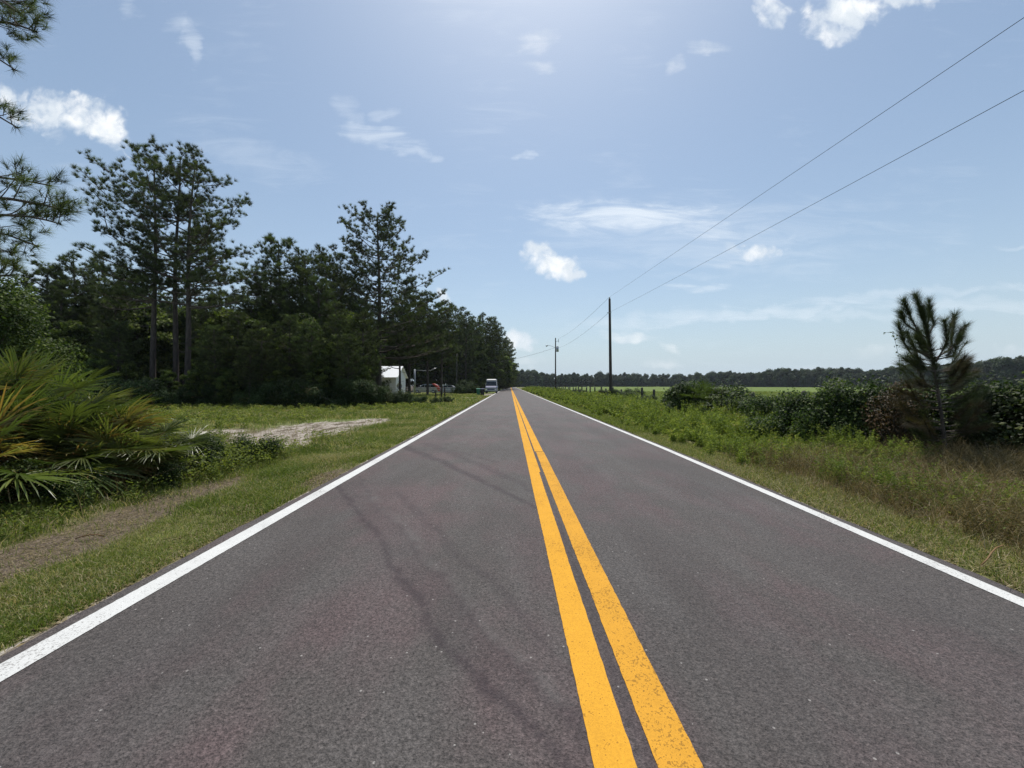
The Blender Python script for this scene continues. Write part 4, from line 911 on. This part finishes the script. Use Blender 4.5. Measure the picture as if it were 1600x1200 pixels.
for i, (px, top, d, wd, lab) in enumerate([
    (1235, 612, 10.2, 1.05, 'rounded dark green shrub, leftmost of the dense shrubs right of the road'),
    (1288, 614, 9.6, .95, 'rounded dark shrub second from the left in the dense row'),
    (1338, 603, 9.2, 1.15, 'large dark rounded shrub left of the brown bush'),
    (1420, 608, 8.8, 1.1, 'dark shrub behind the brown bush and the young pine'),
    (1500, 606, 8.6, 1.2, 'dark shrub right behind the young pine trunk'),
    (1560, 604, 8.2, 1.2, 'dense dark shrub right of the young pine'),
    (1640, 610, 7.4, 1.3, 'dense dark shrub cut by the right edge of the photo'),
    (1130, 603, 17.5, 1.7, 'bushy green shrub just right of the palmetto by the fence'),
    (1160, 622, 16.0, 1.2, 'low spreading shrub between the palmetto and the dense dark shrubs'),
    (1078, 598, 18.5, 1.7, 'dark round shrub below the palmetto by the fence'),
    (1200, 618, 13.5, 1.1, 'mid sized shrub left of the dense dark row, before the field')]):
    x, y, z = gpos(px, d); h = hgt(top, d)/1.12; put(rs[i % 3], 'shrub', (x, y, z), lab, 'shrub', None, i*1.7, (wd, wd, h))
x, y, z = gpos(1408, 8.1); put(bs, 'brown_bush', (x, y, z), 'half dead brown bush with bare twigs left of the young pine', 'bush', None, 0, (1.0, 1.0, 1.28))
# tall bare vine shoot
g = Geo(); rng = np.random.default_rng(3); d = 8.0
pts = [((1407-CX)/F*d, d, hgt(600, d)), ((1405-CX)/F*d, d, hgt(560, d)), ((1398-CX)/F*d, d, hgt(530, d)), ((1394-CX)/F*d, d, hgt(519, d)), ((1382-CX)/F*d, d, hgt(520, d))]
tube(g, pts, .004, 4); P = np.array(pts); q = rng.uniform(0, 4, 26); c = np.stack([np.interp(q, range(5), P[:, i]) for i in range(3)], 1)+rng.normal(size=(26, 3))*.02
leaves(g, c, .05, rng, rng.uniform(0, 1, 26), .35); o = g.obj('vine_shoot', M['vine']); tag(o, 'thin arching vine shoot above the brown bush', 'vine')
# shrub clumps along the fence and the base of the poles
fs_ = [(960, 38.0, 1.0, 'dark shrub around the foot of the nearer utility pole'), (985, 36, 1.1, 'dark shrub just right of the foot of the nearer pole'), (940, 44, .9, None), (912, 52, .8, None), (905, 58, .9, None), (885, 62, .8, None), (878, 72, .9, None), (866, 84, 1.0, None), (858, 92, .9, None), (850, 104, 1.0, None), (843, 118, 1.1, None), (836, 135, 1.1, None), (828, 160, 1.2, None), (1010, 30, .7, None), (1048, 24, .8, None)]
for i, (px, d, s, lab) in enumerate(fs_):
    x, y, z = gpos(px, d); put(rs[i % 3], 'shrub', (x, y, z), lab or 'small round shrub in the weeds along the field fence', 'shrub', None if lab else 'small shrubs along the field fence', i, (s*1.2, s*1.2, s*.95))

# ------------------------------------------------------------------ grass, weeds (stuff)
def scatter(rng, n, x0, x1, y0, y1, acc):
    p = np.stack([rng.uniform(x0, x1, n), rng.uniform(y0, y1, n)], 1); k = rng.uniform(0, 1, n) < acc(p[:, 0], p[:, 1]); p = p[k]
    return np.column_stack([p, gz(p[:, 0], p[:, 1])-.004])
rng = np.random.default_rng(200)
G = Geo()
def gl(x, y): return np.clip(1-dirt_m(x, y)*1.5, .04+.30*np.clip(sn(x, y, 3.1, 63), 0, 1), 1)*np.clip(1-sand_m(x, y)*1.6, .02, 1)*(.30+.70*np.clip(.6+1.5*sn(x, y, 3.4, 40), 0, 1))
for (n, x0, x1, y0, y1, h, wd) in [(90000, -4.9, -2.80, 1.4, 4.5, .045, .0045), (90000, -5.2, -2.82, 4.5, 9, .065, .006), (70000, -6, -2.83, 9, 18, .10, .011), (50000, -10, -2.9, 18, 34, .15, .022),
        (90000, -10, -4.5, 1.6, 9, .13, .006), (40000, -13, -5.2, 7, 24, .14, .014), (60000, -20, -2.9, 17, 30, .17, .024), (30000, -17, -2.9, 30, 66, .20, .05)]:
    p = scatter(rng, n, x0, x1, y0, y1, gl); a = np.clip(.42+.20*rng.normal(size=len(p))+.2*sn(p[:, 0], p[:, 1], 1.7, 41), 0, .97)
    a = np.where(rng.uniform(size=len(p)) < np.clip(.16+.25*sn(p[:, 0], p[:, 1], 2.4, 42), .03, .5), 1.0, a)
    blades(G, p, h*rng.uniform(.5, 1.5, len(p)), wd, rng, a, .8)
p = scatter(rng, 30000, 3.74, 4.7, 1.8, 12, lambda x, y: np.clip(1.2-sand_m(x, y)*1.4, .05, 1)); blades(G, p, .065*rng.uniform(.4, 1.6, len(p)), .005, rng, np.where(rng.uniform(size=len(p)) < .3, rng.uniform(.85, 1, len(p)), np.clip(.42+.25*rng.normal(size=len(p)), 0, 1)), .8)
p = scatter(rng, 30000, 3.82, 5.0, 12, 45, lambda x, y: .9+0*x); blades(G, p, .13*rng.uniform(.4, 1.5, len(p)), .014, rng, np.clip(.5+.2*rng.normal(size=len(p)), 0, 1), .7)
p = scatter(rng, 9000, 11.8, 60, 10, 90, lambda x, y: .9+0*x); P_ = np.repeat(p, 6, 0)+rng.normal(size=(len(p)*6, 3))*[.12, .12, 0]; blades(G, P_, .22*rng.uniform(.5, 1.6, len(P_)), .04, rng, np.clip(.5+.25*rng.normal(size=len(P_)), 0, 1), .8)
tag(G.obj('grass', M['grass']), 'short green grass on both road verges', 'grass', None, 'stuff')
# dead thatch on the bare strip and sticks
G = Geo(); p = scatter(rng, 40000, -6.2, -2.86, 1.5, 7.5, lambda x, y: np.clip(dirt_m(x, y)+.15, 0, 1)); D = rdir(rng, len(p))*[1, 1, .18]; n = len(p); L = rng.uniform(.03, .12, (n, 1)); S = unit(np.cross(D, [0, 0, 1.0]))*.0022
p2 = p+[0, 0, .012]; G.add(np.stack([p2-S, p2+S, p2+D*L+S*.3], 1).reshape(-1, 3), np.arange(n*3).reshape(-1, 3), np.repeat(rng.uniform(0, .9, n), 3))
p = scatter(rng, 22000, 3.70, 7.2, 1.8, 8, lambda x, y: .8+0*x); n = len(p); D = unit(rdir(rng, n)*[1, 1, .4]); L = rng.uniform(.05, .22, (n, 1)); S = unit(np.cross(D, [0, 0, 1.0]))*.003; p2 = p+[0, 0, .03]
G.add(np.stack([p2-S, p2+S, p2+D*L+S*.3], 1).reshape(-1, 3), np.arange(n*3).reshape(-1, 3), np.repeat(rng.uniform(.2, 1, n), 3))
for (x0, x1, y0, y1, n) in [(-3.5, -2.78, 1.4, 9, 7000), (3.72, 4.25, 1.8, 10, 7000)]:
    p = scatter(rng, n, x0, x1, y0, y1, lambda x, y: np.clip(.35+.9*sn(x, y, 3.0, 66), 0, 1))+[0, 0, .015]; leaves(G, p, .028*rng.uniform(.5, 1.6, len(p)), rng, rng.uniform(0, .9, len(p)), .3, nrm=np.array([[0, 0, 1.0]])+0*p)
tag(G.obj('dead_grass_litter', M['dry']), 'brown dead grass lying on the bare strip and verge', 'dead grass', None, 'stuff')
# herbs at left
def herb(G, p, h, rng, nl, ls, a0=.45, stems=3, rad=.5):
    n = len(p); H = np.broadcast_to(h, (n,))
    P = np.repeat(p, nl, 0); HH = np.repeat(H, nl); q = rng.uniform(.05, 1, n*nl)
    off = rng.normal(size=(n*nl, 3))*(HH*rad*.45)[:, None]; off[:, 2] = HH*q
    a = np.repeat(np.clip(a0+.2*rng.normal(size=n), 0, .95), nl)+.12*rng.normal(size=n*nl)
    leaves(G, P+off, ls*rng.uniform(.6, 1.3, n*nl), rng, np.clip(a, 0, 1), .33, nrm=np.array([[0, 0, .6]])+0*P)
G = Geo()
p = scatter(rng, 1500, -10, -4.6, 1.8, 8.5, lambda x, y: np.clip(1-dirt_m(x, y)*1.3, 0, 1)*sm(-x, 4.6, 5.2)); herb(G, p, .20*rng.uniform(.6, 1.5, len(p)), rng, 46, .036, .3)
p = scatter(rng, 900, -12, -4.2, 7, 11.5, lambda x, y: np.clip(1-sand_m(x, y)*1.3, 0, 1)*sm(-x, 4.3, 5.2)); herb(G, p, .24*rng.uniform(.6, 1.5, len(p)), rng, 40, .05, .5)
p = scatter(rng, 800, -26, -8, 11.5, 24, lambda x, y: np.clip(1-sand_m(x, y)*1.3, 0, 1)); herb(G, p, .30*rng.uniform(.6, 1.5, len(p)), rng, 34, .08, .5)
p = scatter(rng, 600, -20, -4.5, 22, 27, lambda x, y: .8+0*x); herb(G, p, .30*rng.uniform(.6, 1.6, len(p)), rng, 30, .10, .45)
p = scatter(rng, 700, -6.6, -4.7, 2.0, 6.0, lambda x, y: sm(-x, 4.8, 5.6)*.8); P_ = np.repeat(p, 9, 0)+rng.normal(size=(len(p)*9, 3))*[.03, .03, 0]; blades(G, P_, .20*rng.uniform(.5, 1.5, len(P_)), .006, rng, np.clip(.45+.3*rng.normal(size=len(P_)), 0, 1), .9)
p = scatter(rng, 340, -7.4, -4.6, 5.8, 8.2, lambda x, y: np.clip(1-dirt_m(x, y)*1.3, 0, 1)*.9); herb(G, p, .42*rng.uniform(.4, 1.3, len(p)), rng, 60, .045, .4, rad=.45)
tag(G.obj('low_weeds', M['weeds']), 'low leafy weeds around the palmettos and the sandy clearing', 'weeds', None, 'stuff')
G = Geo(); p = scatter(rng, 260, -8.5, -4.5, 2.5, 12, lambda x, y: np.clip(1-dirt_m(x, y), 0, 1)*.8); P_ = np.repeat(p, 5, 0)+rng.normal(size=(len(p)*5, 3))*[.03, .03, 0]; blades(G, P_, .40*rng.uniform(.5, 1.4, len(P_)), .004, rng, rng.uniform(.2, .95, len(P_)), .7)
tag(G.obj('seeding_grass', M['dry']), 'tall thin seeding grass stems among the left verge weeds', 'grass', None, 'stuff')
# right verge: feathery weeds
def fennel(G, p, h, rng, stems, per, ls, wd, a0):
    n = len(p)*stems; P = np.repeat(p, stems, 0)+rng.normal(size=(n, 3))*[.05, .05, 0]; H = np.repeat(np.broadcast_to(h, (len(p),)), stems)*rng.uniform(.6, 1.1, n)
    ln = rng.normal(size=(n, 2))*.16*H[:, None]; tip = P+np.column_stack([ln, H]); S = unit(np.cross(tip-P, rdir(rng, n)))*wd*.8
    G.add(np.stack([P-S, P+S, tip], 1).reshape(-1, 3), np.arange(n*3).reshape(-1, 3), .3)
    q = np.repeat(rng.uniform(.15, 1, (n, 1)), per, 1)*0+rng.uniform(.12, 1, (n, per)); c = P[:, None]+(tip-P)[:, None]*q[..., None]; c = c.reshape(-1, 3); m_ = len(c)
    D = unit(rdir(rng, m_)*[1, 1, .5]+[0, 0, .45]); HH = np.repeat(H, per); L = (ls*rng.uniform(.5, 1.2, m_)*(1.15-.6*q.reshape(-1)))[:, None]; S = unit(np.cross(D, rdir(rng, m_)))*wd
    a = np.clip(np.repeat(np.repeat(np.clip(a0+.15*rng.normal(size=len(p)), 0, .9), stems), per)+.15*rng.normal(size=m_), 0, 1)
    G.add(np.stack([c, c+D*L*.5+S, c+D*L, c+D*L*.5-S], 1).reshape(-1, 3), np.arange(m_*4).reshape(-1, 4), np.repeat(a, 4))
G = Geo()
def vr_(x, y): return sm(x, 4.15, 5.3)
for (n, x0, x1, y0, y1, h, st, per, ls, wd) in [(320, 4.3, 8.0, 7.2, 10, .54, 5, 34, .10, .008), (800, 4.1, 9.8, 10, 17, .60, 4, 26, .14, .014), (900, 4.1, 11.2, 17, 30, .62, 4, 20, .18, .024), (1100, 4.1, 11.6, 30, 60, .62, 3, 16, .26, .045), (1300, 4.1, 12, 60, 150, .75, 3, 12, .45, .10)]:
    p = scatter(rng, n, x0, x1, y0, y1, lambda x, y: np.clip(vr_(x, y)+.1, 0, 1)); hh = h*rng.uniform(.5, 1.25, len(p))*(.45+.55*sm(p[:, 0], 4.1, 6.5))*(1-.45*sm(p[:, 0], 9.2, 10.6))*(1+.42*sn(p[:, 0], p[:, 1], 1.5, 44))
    fennel(G, p, hh, rng, st, per, ls, wd, .5)
p = scatter(rng, 130, 5.0, 6.6, 4.6, 6.6, lambda x, y: .8+0*x); fennel(G, p, .42*rng.uniform(.6, 1.3, len(p)), rng, 5, 30, .09, .006, .35)
tag(G.obj('roadside_weeds', M['weeds']), 'feathery bright green weeds filling the right verge', 'weeds', None, 'stuff')
# dry brown grass near right
G = Geo()
def dm(x, y): return sm(x, 4.1, 4.9)*(.45+.55*np.clip(.6+sn(x, y, 1.6, 46), 0, 1))
p = scatter(rng, 4600, 4.1, 9.4, 1.8, 8.2, dm); k = 12; P_ = np.repeat(p, k, 0)+rng.normal(size=(len(p)*k, 3))*[.04, .04, 0]; hb = np.repeat(rng.uniform(.18, .62, len(p))*(.35+.65*sm(p[:, 0], 4.2, 5.6)), k)
a = np.clip(np.repeat(rng.uniform(.2, .85, len(p)), k)+.2*rng.normal(size=len(P_)), 0, 1); blades(G, P_, hb*rng.uniform(.5, 1.2, len(P_)), .0045, rng, a, .95)
p = scatter(rng, 700, 4.5, 9, 2.2, 8.2, dm); fennel(G, p, .42*rng.uniform(.6, 1.4, len(p)), rng, 4, 26, .05, .0045, .3)
tag(G.obj('dry_grass', M['dry']), 'brown dry grass and dead stems on the near right verge', 'dry grass', None, 'stuff')
G = Geo(); p = scatter(rng, 420, 4.2, 9.2, 1.8, 7.8, dm); herb(G, p, .24*rng.uniform(.5, 1.6, len(p)), rng, 26, .03, .35)
p = scatter(rng, 800, 4.2, 9.2, 1.8, 7.6, dm); P_ = np.repeat(p, 8, 0)+rng.normal(size=(len(p)*8, 3))*[.04, .04, 0]; blades(G, P_, .22*rng.uniform(.4, 1.5, len(P_)), .005, rng, np.clip(.35+.25*rng.normal(size=len(P_)), 0, 1), .9)
tag(G.obj('green_undergrowth', M['weeds']), 'green shoots growing through the dry grass at right', 'weeds', None, 'stuff')
# verge right beside and behind the camera
rb = np.random.default_rng(301); G = Geo()
for (n, x0, x1) in [(50000, -5.2, -2.82), (60000, 3.74, 6.5)]:
    p = scatter(rb, n, x0, x1, -2.5, 1.8, lambda x, y: .8+0*x); blades(G, p, .06*rb.uniform(.4, 1.6, len(p)), .006, rb, np.clip(.5+.25*rb.normal(size=len(p)), 0, 1), .8)
p = scatter(rb, 1500, 4.3, 9.4, -2.5, 1.9, dm); P_ = np.repeat(p, 12, 0)+rb.normal(size=(len(p)*12, 3))*[.04, .04, 0]; blades(G, P_, .4*rb.uniform(.4, 1.3, len(P_)), .0045, rb, rb.uniform(.5, 1, len(P_)), .9)
tag(G.obj('verge_grass', M['grass']), 'grass of the verges level with the camera', 'grass', None, 'stuff')
# a few loose sticks
for i, (px, py, ln, az, lab) in enumerate([(1550, 880, .42, 20, 'pale bare stick lying in the dry grass at the right edge'), (1440, 812, .22, -35, 'short dead twig lying at the foot of the dry grass on the right'), (140, 835, .22, 15, 'pale twig lying on the bare strip at left')]):
    x, y = gp(px, py); g = Geo(); rr = np.random.default_rng(i); s = np.linspace(-.5, .5, 5); tube(g, np.stack([s*ln, .012*np.sin(s*5), .02*np.cos(s*4)+s*ln*.25*(i == 0)], 1), .006, 5, cap=True)
    o = g.obj('stick', M['palm_dead'], None, True); o.location = (x, y, float(gz(x, y))+(.10 if i == 0 else .03)); o.rotation_euler = (0, 0, R(az)); tag(o, lab, 'stick')

# ------------------------------------------------------------------ humid air
g = Geo(); box(g, -900, 900, -60, 1500, -1.2, 30); m, t, p, o = mat('humid_air'); t.n.remove(p)
pv = t.node('ShaderNodeVolumePrincipled', i_Color=(.80, .88, 1, 1), i_Density=.00013, i_Anisotropy=.2); t.l.new(pv.outputs[0], o.inputs['Volume'])
tag(g.obj('haze', m), 'thin humid haze in the air', 'haze', None, 'stuff')
